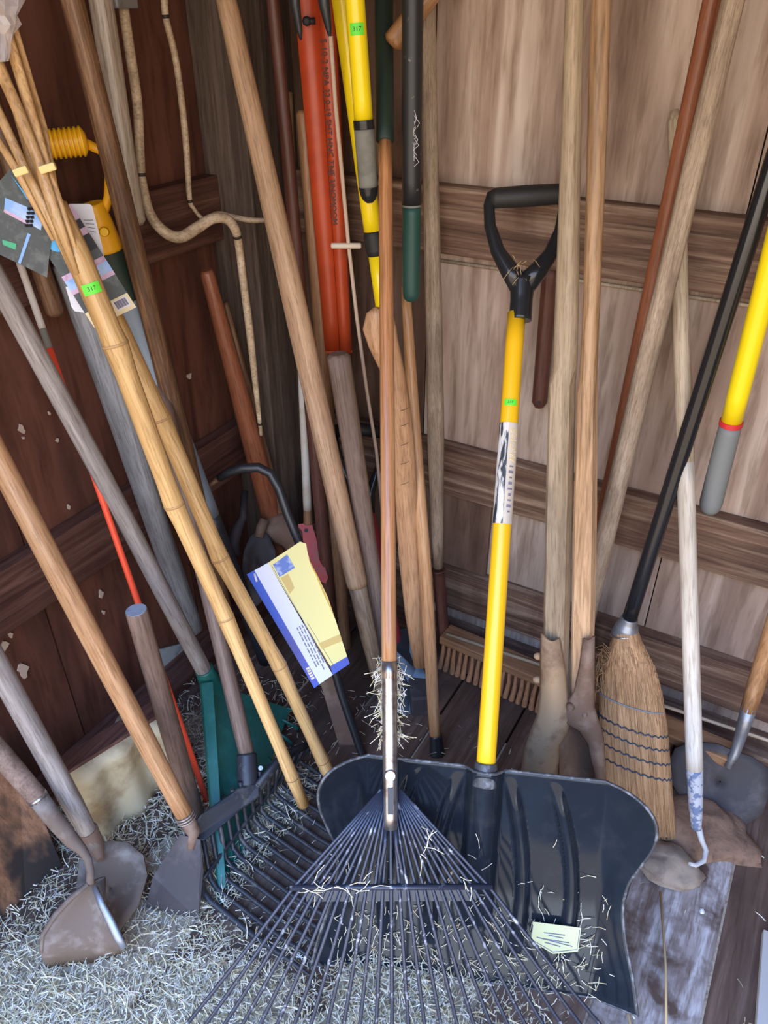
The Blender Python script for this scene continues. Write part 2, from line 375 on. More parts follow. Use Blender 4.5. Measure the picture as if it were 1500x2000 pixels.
def text_on(mb, txt, size, p, ex, nn, r=None, lift=0.0012, stretch=1.0):
    """lettering at p; ex = reading direction; nn = facing; r = wrap on a bar of this radius running along ex"""
    vs, fs = text_mesh(txt, size); ex = ex.normalized(); nn = (nn - ex * nn.dot(ex)).normalized(); ey = nn.cross(ex); b = len(mb.v)
    for q in vs:
        x = q.x * stretch
        if r: mb.v.append(p + ex * x + nn * ((r + lift) * math.cos(q.y / r)) + ey * ((r + lift) * math.sin(q.y / r)))
        else: mb.v.append(p + ex * x + ey * q.y + nn * lift)
    for f in fs: mb.f.append(tuple(b + k for k in f)); mb.sm.append(False)
    return mb
def text_around(mb, txt, size, p, ax, nn, r, lift=0.0012):
    """lettering reading around a bar (sticker number)"""
    vs, fs = text_mesh(txt, size); ax = ax.normalized(); nn = (nn - ax * nn.dot(ax)).normalized(); ex = ax.cross(nn); b = len(mb.v)
    for q in vs:
        mb.v.append(p + ax * q.y + nn * ((r + lift) * math.cos(q.x / r)) + ex * ((r + lift) * math.sin(q.x / r)))
    for f in fs: mb.f.append(tuple(b + k for k in f)); mb.sm.append(False)
    return mb
def sticker(parent, p, ax, r, along=0.018, wide=0.026):
    nn = cyl_patch(m1 := MB(), p, ax, r, along, wide / r)
    st = m1.build('price_sticker', 'sticker_green', parent); st['label'] = 'bright green sticker with the number 317'
    t = MB(); text_around(t, '317', along * 0.55, p, ax, nn, r); o = t.build('number', 'ink', parent); o.parent = st
    return st

# ------------------------------------------------------------------ the shed
WX, WY = -1.28, 1.59            # inner faces of the left and back walls
RX, RY = WX + 0.038, WY - 0.038  # faces of the rails nailed on them
fl = struct(MB().box((0.5, 0.73, -0.045), (3.7, 1.8, 0.03)).build('floor', 'void'))
x = WX - 0.02; k = 0
while x < 2.2:
    wd = 0.184; mt = 'floor_worn' if k == 7 else 'floor_wood'
    MB().box((x + wd / 2, 0.73, -0.014 - 0.002 * (k % 3)), (wd - 0.005, 1.76, 0.028)).build('plank', mt, fl, bevel=0.002)
    x += wd; k += 1
wl = struct(MB().box((WX - 0.03, 0.73, 1.15), (0.03, 1.8, 2.4)).build('wall_left', 'void'))
ys = [-0.14, 0.32, 0.74, 1.17, 1.60]
for a, b in zip(ys, ys[1:]):
    MB().box((WX - 0.006, (a + b) / 2, 1.16), (0.012, b - a - 0.004, 2.36)).build('panel', 'wall_red', wl)
for z0, z1 in ((1.085, 1.225), (0.475, 0.615), (1.70, 1.84)):
    MB().box((WX + 0.019, 0.64, (z0 + z1) / 2), (0.038, 1.54, z1 - z0)).build('rail', 'rail_red', wl, bevel=0.003)
MB().box((WX + 0.045, 0.68, 0.019), (0.09, 1.6, 0.038)).build('sill_plate', 'rail_red', wl, bevel=0.003)
pp = [P(311, 1268, X=WX + 0.004), P(372, 1252, X=WX + 0.004), P(378, 1288, X=WX + 0.004), P(340, 1318, X=WX + 0.004), P(318, 1312, X=WX + 0.004)]
MB().prism(pp, (1, 0, 0), 0.004).build('paint_patch', 'paint_pale', wl)
for (u, v, s) in ((45, 1310, 14), (8, 1262, 11), (197, 1160, 7), (202, 1196, 4), (42, 838, 8), (112, 860, 4), (96, 807, 3), (370, 735, 7), (20, 1240, 6), (134, 990, 4), (45, 855, 3)):
    c = P(u, v, X=WX + 0.003); rr = s * depth(c) / FOC
    MB().prism([c + Vector((0, math.cos(t) * rr * (0.7 + 0.3 * math.sin(3 * t + u)), math.sin(t) * rr * (1.1 + 0.4 * math.cos(2 * t + v)))) for t in [i * math.pi / 5 for i in range(10)]], (1, 0, 0), 0.004).build('splatter', 'chip', wl)
wb = struct(MB().box((0.5, WY + 0.03, 1.15), (3.7, 0.03, 2.4)).build('wall_back', 'void'))
xs = [WX - 0.02, -0.80, -0.16, 0.42, 1.02, 1.62, 2.3]
for i, (a, b) in enumerate(zip(xs, xs[1:])):
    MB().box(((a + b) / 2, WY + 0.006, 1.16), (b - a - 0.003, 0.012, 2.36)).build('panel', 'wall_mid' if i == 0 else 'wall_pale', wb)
for z0, z1 in ((1.085, 1.225), (0.475, 0.615), (1.70, 1.84), (0.10, 0.235)):
    MB().box((0.5, WY - 0.019, (z0 + z1) / 2), (3.48, 0.038, z1 - z0)).build('rail', 'rail_brown', wb, bevel=0.003)
MB().box((0.5, WY - 0.045, 0.019), (3.5, 0.09, 0.038)).build('sill_plate', 'rail_brown', wb, bevel=0.003)
MB().box((WX + 0.065, WY - 0.09, 1.15), (0.13, 0.18, 2.36)).build('post', 'post_grey', wb, bevel=0.004)
a_, b_ = P(850, 507, Y=WY - 0.006), P(1500, 602, Y=WY - 0.006)
MB().tube([a_, b_ + (b_ - a_) * 0.2], 0.004, 6).build('lath', 'pale_wood', wb)
MB().box((-0.70, WY - 0.008, 0.35), (0.22, 0.014, 0.245)).build('brown_sheet', 'wall_mid', wb, bevel=0.002)  # thin brown sheet over the back wall between the two lower rails
struct(MB().box((2.33, 0.73, 1.15), (0.03, 1.8, 2.4)).build('wall_right', 'wall_mid'))
struct(MB().box((0.5, 0.73, 2.36), (3.7, 1.8, 0.03)).build('ceiling', 'wall_mid'))
wf = MB(); wf.box((-1.19, -0.15, 1.15), (0.26, 0.03, 2.4)); wf.box((2.0, -0.15, 1.15), (0.66, 0.03, 2.4)); wf.box((0.30, -0.15, 2.31), (2.75, 0.03, 0.08))
struct(wf.build('wall_front', 'wall_mid'))

# ------------------------------------------------------------------ leaf rake in front
def leaf_rake():
    sock = P(763, 1618, d=1.36); top = P(750, 0, Y=1.505)
    ax = (top - sock).normalized()
    T = thing('leaf_rake', 'long-handled leaf rake with thin blue-black steel tines fanned out in front', 'rake', frame(sock, top, (cy, sy, 0)))
    mw = T.matrix_world; X_ = Vector(mw.col[0][:3]); Y_ = Vector(mw.col[1][:3])
    L = (top - sock).length
    def on(v):  # distance along the shaft where the sight line of row v meets it
        n = Vector((cy, sy, 0)).cross(ax); q = Q(757, v, sock, n); return (q - sock).dot(ax)
    a_f, a_w = on(1290), on(268)
    r = 0.0130
    o = stick(MB(), sock + ax * (a_f - 0.03), sock + ax * a_w, [(0, r * 1.05), (0.5, r * 1.02), (1, r * 0.98)], 16).build('shaft', 'rake_wood', T)
    o['label'] = 'varnished orange-brown wooden shaft'
    stick(MB(), sock + ax * (a_w - 0.01), sock + ax * (L + 0.12), [(0, r * 1.08), (0.01, r * 1.3), (0.98, r * 1.3), (1, r)], 16).build('grip', 'dark_green', T)
    stick(MB(), sock, sock + ax * a_f, [(0, 0.0118), (0.10, 0.0128), (0.42, 0.0134), (0.93, 0.0137), (1, 0.0142)], 18).build('ferrule', 'steel', T)
    nn = (EYE - sock); nn = (nn - ax * nn.dot(ax)).normalized(); xr = nn.cross(ax) * -1
    if xr.dot(Vector((cy, sy, 0))) < 0: xr = -xr
    b = MB(); pb = sock + ax * on(1510); b.tube([pb + nn * 0.010, pb + nn * 0.0195], [0.0105, 0.009], 12); b.build('bolt', 'steel', T)
    MB().box(sock + ax * on(1560) + nn * 0.0128, (0.010, 0.004, 0.045), frame(sock, top, xr)).build('slot', 'slate', T)
    # tines: from under the ferrule to the crossbar, then fanned to the floor
    cb = on(1732); tip = -sock.z / ax.z
    N = 25
    for i in range(N):
        s = -1 + 2 * i / (N - 1)
        a0 = sock + ax * (on(1535) - 0.01) + xr * (s * 0.017) - nn * 0.012
        a1 = sock + ax * cb + xr * (s * 0.172) - nn * (0.004 * (i % 2))
        wtip = s * 0.37; sag = 0.055 * abs(s) ** 2
        a2 = sock + ax * (tip * 0.94 + sag * 0.6) + xr * wtip
        pts = [a0, lerp(a0, a1, 0.5), a1] + [lerp(a1, a2, t) + nn * (0.012 * math.sin(math.pi * t)) for t in (0.25, 0.5, 0.75, 1.0)]
        a3 = a2 + (a2 - a1).normalized() * 0.02; a3.z = max(a3.z - 0.012, 0.004)
        pts = [Vector((q.x, q.y, max(q.z, 0.006))) for q in pts] + [a3]
        MB().tube(pts, [0.0026, 0.0028, 0.0032] + [0.0034] * (len(pts) - 3), 6, flat=(tuple(xr), 0.6)).build('tine', 'tine_blue', T)
    c0, c1 = sock + ax * cb - xr * 0.178 + nn * 0.002, sock + ax * cb + xr * 0.178 + nn * 0.002
    MB().tube([c0, c1], 0.0052, 8).build('crossbar', 'tine_blue', T)
    MB().box((c0 + c1) / 2 - ax * 0.014 - nn * 0.006, (0.30, 0.003, 0.024), frame(sock, top, xr)).build('spacer_plate', 'slate', T)
    for s in (-1, 1):
        q0 = sock + xr * (s * 0.009) - nn * 0.004; q1 = sock - ax * 0.03 + xr * (s * 0.010); q2 = sock + ax * (cb * 0.62) + xr * (s * 0.017); q3 = sock + ax * cb + xr * (s * 0.022)
        MB().tube([q0, q1, q2, q3], [0.004, 0.004, 0.0034, 0.003], 6).build('brace', 'tine_blue', T)
    return T, sock, ax, on, r, nn, xr
RK, rk_s, rk_ax, rk_on, rk_r, rk_n, rk_x = leaf_rake()

# ------------------------------------------------------------------ snow shovel
def snow_shovel():
    bot = P(918, 1912, z=0.004); top = P(1025, 380, Y=1.475)
    T = thing('snow_shovel', 'yellow-shafted snow shovel with wide glossy black scoop and black D-grip', 'shovel', frame(bot, top, (math.cos(R(21)), math.sin(R(21)), 0)))
    mw = T.matrix_world; X_ = Vector(mw.col[0][:3]); Y_ = Vector(mw.col[1][:3]); Z_ = Vector(mw.col[2][:3])
    N_ = -Y_ if Y_.dot(EYE - bot) < 0 else Y_
    n = Y_
    def al(u, v): return (Q(u, v, bot, n) - bot).dot(Z_)
    a_top = al(945, 1480); H = a_top
    # scoop surface
    HP = [(0.0, 0.300), (0.14, 0.289), (0.30, 0.272), (0.44, 0.264), (0.56, 0.269), (0.66, 0.284), (0.76, 0.297), (0.85, 0.298), (0.92, 0.284), (0.97, 0.255), (1.0, 0.215)]
    def half(t):
        for i in range(len(HP) - 1):
            if t <= HP[i + 1][0]:
                (x0, y0), (x1, y1), (x2, y2), (x3, y3) = HP[max(i - 1, 0)], HP[i], HP[i + 1], HP[min(i + 2, len(HP) - 1)]
                s = (t - x1) / (x2 - x1); m1 = (y2 - y0) / (x2 - x0) * (x2 - x1); m2 = (y3 - y1) / (x3 - x1) * (x2 - x1)
                return (2 * s ** 3 - 3 * s * s + 1) * y1 + (s ** 3 - 2 * s * s + s) * m1 + (3 * s * s - 2 * s ** 3) * y2 + (s ** 3 - s * s) * m2
        return HP[-1][1]
    ribs = [(0.075, 0.040, 0.10), (0.155, 0.050, 0.20)]
    def off(u, t):
        h = half(t); a = abs(u)
        d = 0.060 * max(0, (t - 0.30) / 0.70) ** 2
        k = max(0, (a - 0.215) / 0.075); d += 0.060 * (math.sqrt(k * k + 0.02) - 0.1414) * (0.60 + 0.40 * t)
        if 0.14 < t < 0.97:
            for u0, bow, _ in ribs:
                q = (t - 0.14) / 0.83; uc = u0 + bow * math.sin(math.pi * (1 - q) * 0.72) - 0.030
                x = (a - uc) / 0.012
                if abs(x) < 1: d += 0.012 * (1 - x * x) ** 0.7 * min(1, 6 * q, 6 * (1 - q))
        rs = 0.031
        if a < rs and t > 0.24: d += math.sqrt(1 - (a / rs) ** 2) * 0.034 * min(1, (t - 0.24) / 0.35)
        return d
    nu, nv = 160, 64; rows = []
    for j in range(nv + 1):
        t = j / nv; h = half(t); row = []
        for i in range(nu + 1):
            u = (-1 + 2 * i / nu) * h
            row.append(bot + X_ * u + Z_ * (t * H) + N_ * off(u, t))
        rows.append(row)
    o = MB().grid(rows).build('scoop', 'shovel_black', T, solid=0.004); o['label'] = 'wide glossy black plastic scoop with curved ribs'
    edge = rows[-1][::3]
    side_r = [rows[j][-1] for j in range(nv, -1, -1)]; side_l = [rows[j][0] for j in range(0, nv + 1, 1)]
    MB().tube(side_l + edge[1:] + side_r[1:], 0.0030, 6).build('rim', 'rim_worn', T)
    MB().tube([rows[0][i] + N_ * 0.001 for i in range(0, nu + 1, 5)], 0.0022, 6).build('cutting_edge', 'rim_worn', T)
    # socket collar and shaft
    so = N_ * (off(0, 0.99) - 0.020); dirn = (top - (bot + so + Z_ * H)).normalized()
    s0 = bot + so + Z_ * (H * 0.96); sh_top = bot + Z_ * al(1018, 612) ; ax = (sh_top - s0).normalized(); r = 0.0172; Ls = (sh_top - s0).length
    stick(MB(), s0, sh_top, [(0, r), (1, r)], 20).build('shaft', 'yellow', T)['label'] = 'bright yellow tubular shaft'
    a_c = (bot + so + Z_ * (H + 0.002) - s0).dot(ax)
    stick(MB(), s0 + ax * (a_c - 0.03), s0 + ax * (a_c + 0.012), [(0, r * 1.30), (0.7, r * 1.24), (1, r * 1.12)], 20).build('collar', 'rim_worn', T)
    def sa(v):
        q = Q(980, v, s0, n); return (q - s0).dot(ax)
    la, lb = sa(1020), sa(815)
    m1 = MB(); nn = cyl_patch(m1, s0 + ax * (la + lb) / 2, ax, r, lb - la, 3.0, 0.0006, 16)
    lab = m1.build('label', 'label_worn', T); lab['label'] = 'worn pale label with black streaks'
    bx = ax.cross(nn)
    m2 = MB(); cyl_patch(m2, s0 + ax * (la + lb) / 2, ax, r, lb - la, 1.35, 0.0010, 10, side=nn + bx * -0.75 if bx.dot(X_) > 0 else nn + bx * 0.75)
    o = m2.build('label_strip', 'label_black', T); o.parent = lab
    right = bx if bx.dot(X_) > 0 else -bx
    nt_ = (nn + right * 0.62).normalized()
    m3 = MB(); text_on(m3, 'SNOW', 0.019, s0 + ax * (lb - 0.042), -ax, nt_, r, 0.0014, 1.1); o = m3.build('lettering', 'letter_cream', T); o.parent = lab
    m3 = MB()
    for kk in range(9): cyl_patch(m3, s0 + ax * (lb - 0.082 - 0.0105 * kk), ax, r, 0.003 + 0.002 * (kk % 2), 0.42 + 0.12 * math.sin(kk * 2.1), 0.0013, 5, side=nt_)
    o = m3.build('faded_print', 'print_grey', T); o.parent = lab
    sticker(T, s0 + ax * sa(774), ax, r, 0.012, 0.023)
    # D-grip
    g0 = bot + Z_ * al(1018, 622); pl_n = n
    def G(u, v): return Q(u, v, g0, pl_n)
    stick(MB(), G(1016, 626), G(1021, 545), [(0, 0.0215), (0.5, 0.0212), (1, 0.024)], 18).build('grip_socket', 'black_plastic', T)
    for pts in ([(1017, 560), (995, 528), (972, 490), (957, 440), (955, 400), (962, 380)], [(1022, 560), (1052, 528), (1076, 495), (1094, 450), (1101, 410), (1100, 380)]):
        MB().tube([G(*q) for q in pts], [0.0215, 0.0180, 0.0138, 0.0112, 0.0105, 0.0115], 12).build('grip_arm', 'black_plastic', T)
    web = MB().prism([G(1000, 535), G(1020, 548), G(1046, 535), G(1036, 575), G(1006, 575)], pl_n, 0.012).build('web', 'black_plastic', T)
    ga, gb = G(955, 388), G(1104, 378)
    stick(MB(), ga, gb, [(0, 0.0125), (0.08, 0.0185), (0.5, 0.0198), (0.92, 0.0185), (1, 0.0125)], 18).build('grip_bar', 'black_grip', T)
    cobweb = MB()
    for i in range(12):
        a = G(1000 + random.random() * 40, 510 + random.random() * 40) + N_ * 0.018; b = a + X_ * random.uniform(-0.02, 0.02) + Z_ * random.uniform(-0.03, 0.02)
        cobweb.tube([a, lerp(a, b, 0.5) + N_ * 0.006, b], 0.0006, 4)
    tag(cobweb.build('hay_wisp', 'straw_stalk'), 'tangle of dry grass caught in the black D-grip', 'grass', kind='stuff')
    # curled paper label lying on the scoop
    lr = []
    cpt = [(1040, 1806), (1134, 1818)]; low = [(1036, 1842), (1076, 1862), (1122, 1862)]
    pn = N_; base = bot + N_ * 0.018
    def S(u, v): return Q(u, v, base, pn)
    lp = MB().prism([S(1041, 1800), S(1135, 1812), S(1129, 1858), S(1080, 1863), S(1036, 1836)], pn, 0.0012).build('paper_label', 'label_paper')
    tag(lp, 'crumpled pale yellow paper label lying on the black scoop', 'label')
    bpy.context.view_layer.update()
    t1 = MB()
    for (ua, va, ub, vb) in ((1062, 1821, 1103, 1826), (1071, 1826, 1100, 1832), (1048, 1830, 1118, 1848), (1064, 1840, 1094, 1848), (1060, 1833, 1112, 1841)):
        a, b = S(ua, va) + pn * 0.0012, S(ub, vb) + pn * 0.0012; t1.tube([a, b], 0.0009, 4)
    t1.build('print', 'print_grey', lp)
    t1 = MB(); bl = [S(1041, 1806), S(1037, 1834), S(1080, 1859), S(1127, 1854), S(1132, 1816)]
    t1.tube([q + pn * 0.001 for q in bl], 0.0007, 4); t1.build('border', 'print_grey', lp)
    return bot, X_, Z_, N_, H, off, half
SS = snow_shovel()

# ------------------------------------------------------------------ post-hole digger
def digger():
    base = P(1105, 1600, z=0.0); top = P(1150, 0, Y=1.40)
    T = thing('post_hole_digger', 'post-hole digger with two wooden handles and rusty steel clamshell blades', 'digger', frame(base, top, (math.cos(R(18)), math.sin(R(18)), 0)))
    mw = T.matrix_world; X_ = Vector(mw.col[0][:3]); Y_ = Vector(mw.col[1][:3]); Z_ = Vector(mw.col[2][:3])
    N_ = -Y_ if Y_.dot(EYE - base) < 0 else Y_
    def D(u, v, o=0.0): return Q(u, v, base + N_ * o, N_)
    def sq_handle(cl, mat, kn, lab):
        # cl: (u, v, width px); square section below the shoulder, round above
        rows = []
        for (u, v, wd) in cl:
            c = D(u, v); h = rpx(wd, c); q = 0.0 if v < kn else 1.0
            row = []
            for k in range(16):
                an = 2 * math.pi * (k + 0.5) / 16; ca, sa_ = math.cos(an), math.sin(an)
                m_ = max(abs(ca), abs(sa_)); s = (1 / m_ * q * 0.86 + (1 - q))
                tw = R(24); X2 = X_ * math.cos(tw) + N_ * math.sin(tw); N2 = N_ * math.cos(tw) - X_ * math.sin(tw)
                row.append(c + X2 * (h * ca * s) + N2 * (h * sa_ * s))
            rows.append(row)
        mb = MB().grid(rows, smooth=True, closed=True)
        nup = sum(1 for q_ in cl if q_[1] < kn)
        for fi in range(len(mb.sm)): mb.sm[fi] = fi // 16 < nup - 1
        n = len(rows); mb.f.append(tuple(range(16))); mb.sm.append(False); mb.f.append(tuple((n - 1) * 16 + k for k in reversed(range(16)))); mb.sm.append(False)
        o = mb.build('handle', mat, T); o['label'] = lab; return o
    sq_handle([(1124, -120, 36), (1122, 0, 37), (1117, 200, 39), (1112, 400, 42), (1107, 600, 46), (1104, 715, 47), (1098, 750, 51), (1097, 800, 51), (1092, 1000, 51), (1088, 1180, 50), (1086, 1290, 46), (1086, 1370, 40)], 'digger_grey', 740, 'greyed wooden handle, squared below')
    sq_handle([(1176, -120, 36), (1174, 0, 38), (1168, 200, 40), (1162, 400, 36), (1155, 600, 33), (1149, 735, 34), (1147, 765, 40), (1146, 800, 40), (1143, 1000, 44), (1140, 1180, 44), (1137, 1290, 42), (1132, 1370, 36)], 'digger_tan', 750, 'light tan wooden handle, squared below')
    # steel straps and curved blades
    def shell(rows_px, mat, bulge, name, lab=None):
        rows = []
        for (v0, ul, v1, ur, o) in rows_px:
            a, b = D(ul, v0, o), D(ur, v1, o); row = []
            for k in range(11):
                s = -1 + 2 * k / 10; row.append(lerp(a, b, k / 10) + N_ * (bulge * (1 - s * s)))
            rows.append(row)
        o = MB().grid(rows).build(name, mat, T, solid=0.005)
        if lab: o['label'] = lab
    shell([(1236, 1058, 1246, 1092, 0.028), (1300, 1056, 1305, 1103, 0.030), (1350, 1056, 1360, 1108, 0.030), (1395, 1050, 1400, 1116, 0.028), (1430, 1036, 1430, 1108, 0.020), (1460, 1026, 1452, 1093, 0.012), (1510, 1018, 1500, 1089, 0.006), (1580, 1016, 1572, 1090, 0.004), (1600, 1022, 1596, 1084, 0.004)], 'rust_tan', 0.022, 'blade', 'rusty tan curved blade')
    shell([(1246, 1140, 1242, 1160, 0.030), (1300, 1133, 1300, 1160, 0.031), (1350, 1122, 1345, 1160, 0.032), (1385, 1098, 1380, 1160, 0.034), (1410, 1104, 1400, 1166, 0.034), (1425, 1130, 1418, 1173, 0.030), (1450, 1148, 1440, 1178, 0.024), (1510, 1162, 1500, 1182, 0.018), (1590, 1164, 1585, 1184, 0.012)], 'rust_steel', 0.012, 'blade', 'dark rusty blade')
    # concave back of the right-hand clam
    rows = []
    for v in (1425, 1470, 1520, 1570, 1600):
        a, b = D(1092, v, -0.03), D(1176, v, 0.0); rows.append([lerp(a, b, k / 8) - N_ * (0.045 * math.sin(math.pi * k / 8)) for k in range(9)])
    MB().grid(rows).build('blade_hollow', 'rust_steel', T, solid=0.004)
    for (u, v, s) in ((1114, 1378, 13), (1142, 1392, 9)):
        c = D(u, v, 0.040); rr = rpx(s, c) * 1.2
        MB().tube([c, c + N_ * 0.008, c + N_ * 0.014], [rr, rr, rr * 0.5], 10).build('pivot_bolt', 'rust_steel', T)
    for (u, v) in ((1056, 1282), (1054, 1328)):
        c = D(u, v, 0.018); MB().tube([c + X_ * 0.01, c - X_ * 0.008, c - X_ * 0.014], [0.009, 0.008, 0.004], 8).build('bolt', 'rust_tan', T)
digger()

# ------------------------------------------------------------------ corn broom
def corn_broom():
    tip = P(1250, 1622, z=0.004); neck = P(1222, 1232, Y=1.34); htop = P(1500, 352, Y=1.45)
    ax = (neck - tip).normalized()
    T = thing('corn_broom', 'corn broom with flared straw head, dark stitching and glossy black handle', 'broom', frame(tip, neck, (1, 0, 0)))
    mw = T.matrix_world; X_ = Vector(mw.col[0][:3]); Y_ = Vector(mw.col[1][:3]); Z_ = Vector(mw.col[2][:3]); L = (neck - tip).length
    hp = [(0, 0.070, 0.020), (0.08, 0.072, 0.024), (0.35, 0.072, 0.030), (0.55, 0.070, 0.034), (0.72, 0.064, 0.036), (0.84, 0.052, 0.036), (0.93, 0.034, 0.030), (1.0, 0.026, 0.026)]
    def prof(t):
        for (ta, a, b), (tb, c, d) in zip(hp, hp[1:]):
            if ta <= t <= tb: k = (t - ta) / (tb - ta); return a + (c - a) * k, b + (d - b) * k
        return hp[-1][1:]
    rows = []
    for j in range(25):
        t = j / 24; a, b = prof(t)
        rows.append([tip + Z_ * (t * L) + X_ * (a * math.cos(q) * (1 + 0.015 * math.sin(13 * q))) + Y_ * (b * math.sin(q) * (1 + 0.03 * math.sin(17 * q))) for q in [2 * math.pi * k / 40 for k in range(40)]])
    MB().grid(rows, closed=True).build('straw_head', 'straw', T)['label'] = 'flared bundle of golden straw'
    br = MB()
    for i in range(900):
        q = random.uniform(0, 2 * math.pi); t1 = random.uniform(0.55, 0.95); pts = []
        e0 = random.uniform(-0.03, 0.03)
        for t in (t1, t1 * 0.66, t1 * 0.33, e0):
            a, b = prof(max(t, 0)); sp_ = 1.02 + (0.06 * random.random() if t < 0.1 else 0.012)
            pts.append(tip + Z_ * (max(t, -0.01) * L) + X_ * (a * sp_ * math.cos(q)) + Y_ * (b * sp_ * math.sin(q)))
        br.tube(pts, [0.0009, 0.0009, 0.0008, 0.0005], 4, cap=False)
    for i in range(70):  # loose fibres at the shoulder
        q = random.uniform(2.3, 3.9); t = random.uniform(0.70, 0.92); a, b = prof(t)
        p = tip + Z_ * (t * L) + X_ * (a * math.cos(q)) + Y_ * (b * math.sin(q))
        br.tube([p, p + X_ * -0.012 + Z_ * random.uniform(-0.01, 0.02), p + X_ * random.uniform(-0.03, -0.012) + Z_ * random.uniform(-0.05, 0.02)], [0.0008, 0.0007, 0.0004], 4, cap=False)
    o = br.build('bristle', 'straw', T); o['kind'] = 'stuff'
    for t, m_ in ((0.66, 'stitch_grey'), (0.545, 'stitch'), (0.48, 'stitch'), (0.41, 'stitch'), (0.335, 'stitch')):
        a, b = prof(t); n = 56
        ring = [tip + Z_ * (t * L - 0.30 * a * math.cos(2 * math.pi * k / n) + 0.0022 * (1 if k % 2 else -1) * (m_ == 'stitch')) + X_ * ((a + 0.0025) * math.cos(2 * math.pi * k / n)) + Y_ * ((b + 0.003) * math.sin(2 * math.pi * k / n)) for k in range(n)]
        MB().tube(ring + [ring[0]], 0.0018, 6, cap=False).build('stitching', m_, T)
    hd = (htop - neck).normalized()
    stick(MB(), neck - hd * 0.012, neck + hd * 0.035, [(0, 0.028), (0.45, 0.0255), (0.75, 0.020), (1, 0.0175)], 18).build('ferrule', 'grey_steel', T)
    wr = [neck - hd * 0.01 + X_ * (0.029 * math.cos(a)) + Y_ * (0.029 * math.sin(a)) for a in [2 * math.pi * k / 24 for k in range(25)]]
    MB().tube(wr, 0.002, 6, cap=False).build('wire', 'steel', T)
    stick(MB(), neck + hd * 0.03, htop + hd * 0.1, [(0, 0.0155), (1, 0.0155)], 20).build('handle', 'black_gloss', T)['label'] = 'glossy black tubular handle'
    a = P(1262, 1275, d=depth(tip) - 0.03); b = P(1272, 1385, d=depth(tip) - 0.03)
    MB().tube([b, a], 0.0018, 5).build('loose_straw', 'straw_stalk', T)
corn_broom()

# ------------------------------------------------------------------ push broom along the back wall
def push_broom():
    a = P(868, 1247, Y=1.45); b = P(1448, 1452, Y=1.41); a.z = b.z = 0.088
    d = (b - a).normalized(); L = (b - a).length
    T = thing('push_broom', 'wide push broom with stiff red-brown bristles standing against the back wall', 'broom', Matrix.Translation((a + b) / 2 - Vector((0, 0, 0.088))))
    fr = Matrix((d, Vector((0, 0, 1)).cross(d), Vector((0, 0, 1)))).transposed()
    MB().box((a + b) / 2 + Vector((0, 0, 0.011)), (L, 0.062, 0.026), fr.to_4x4()).build('block', 'broom_block', T, bevel=0.003)
    n = 42; first = {}
    for k in range(n):
        for row, yo in enumerate((-0.022, 0.004)):
            c = a + d * (L * (k + 0.5) / n) + fr.col[1] * yo
            h = 0.0072
            rows = []
            for z, s, sh in ((0.086, 0.65, 0), (0.05, 0.85, -0.004), (0.003, 1.12, -0.012)):
                q = Vector((c.x, c.y, z)) + fr.col[1] * sh + d * ((random.random() - 0.5) * 0.004)
                rows.append([q + d * (h * s * math.cos(t)) + fr.col[1] * (h * s * math.sin(t)) for t in [2 * math.pi * i / 7 for i in range(7)]])
            MB().grid(rows, closed=True).build('bristle_tuft', 'tuft', T)
push_broom()
s0, s1 = P(872, 1238, z=0.118), P(1500, 1446, z=0.118)
tag(MB().tube([s0, s1 + (s1 - s0) * 0.15], 0.0045, 6).build('thin_stick', 'pale_wood', mw=frame(s0, s1)), 'thin pale stick lying along the top of the push broom', 'stick')

# ------------------------------------------------------------------ right-hand handles
handle('tool_handle', 'smooth red-brown tapering wooden handle leaning at upper right', P(1120, 1290, Y=1.50), P(1391, 0, Y=1.46), 26, 38, 'redbrown', 0.25, 0.05)
handle('tool_handle', 'pale grey-tan grained wooden handle leaning beside the red-brown one', P(1108, 1360, Y=1.42), P(1432, 0, Y=1.40), 36, 42, 'weathered', 0.22)
def hook_pole():
    b = P(1360, 1618, Y=1.19); t = P(1318, 215, Y=1.565); ax = (t - b).normalized()
    T = thing('hook_pole', 'pale wooden pole with white painted lower half and a steel hook at the foot', 'pole', frame(b, t))
    L = (t - b).length; r = 0.0172
    def al(v): n = Vector((1, 0.2, 0)).cross(ax); return (Q(1340, v, b, n) - b).dot(ax) / L
    a1, a2 = al(1500), al(900)
    stick(MB(), b, lerp(b, t, a1), [(0, 0.0105), (0.35, 0.0145), (1, r)], 16).build('foot', 'blue_speckle', T)['label'] = 'white tapered foot flecked with blue'
    stick(MB(), lerp(b, t, a1), lerp(b, t, a2), [(0, r), (1, r * 0.96)], 16).build('lower_shaft', 'white_wood', T)
    stick(MB(), lerp(b, t, a2), t, [(0, r * 0.96), (0.97, r * 0.8), (1, r * 0.4)], 16, wob=0.001).build('upper_shaft', 'pale_wood', T)
    dd = depth(b)
    pts = [P(1363, 1612, d=dd), P(1370, 1640, d=dd * 1.0), P(1379, 1662, d=dd * 0.995), P(1374, 1682, d=dd * 0.985), P(1358, 1690, d=dd * 0.98), P(1347, 1687, d=dd * 0.975)]
    pts = [Vector((q.x, q.y, max(q.z, 0.006))) for q in pts]
    MB().tube(pts, [0.0075, 0.0062, 0.0058, 0.0055, 0.005, 0.0035], 10).build('hook', 'white_paint', T)
hook_pole()
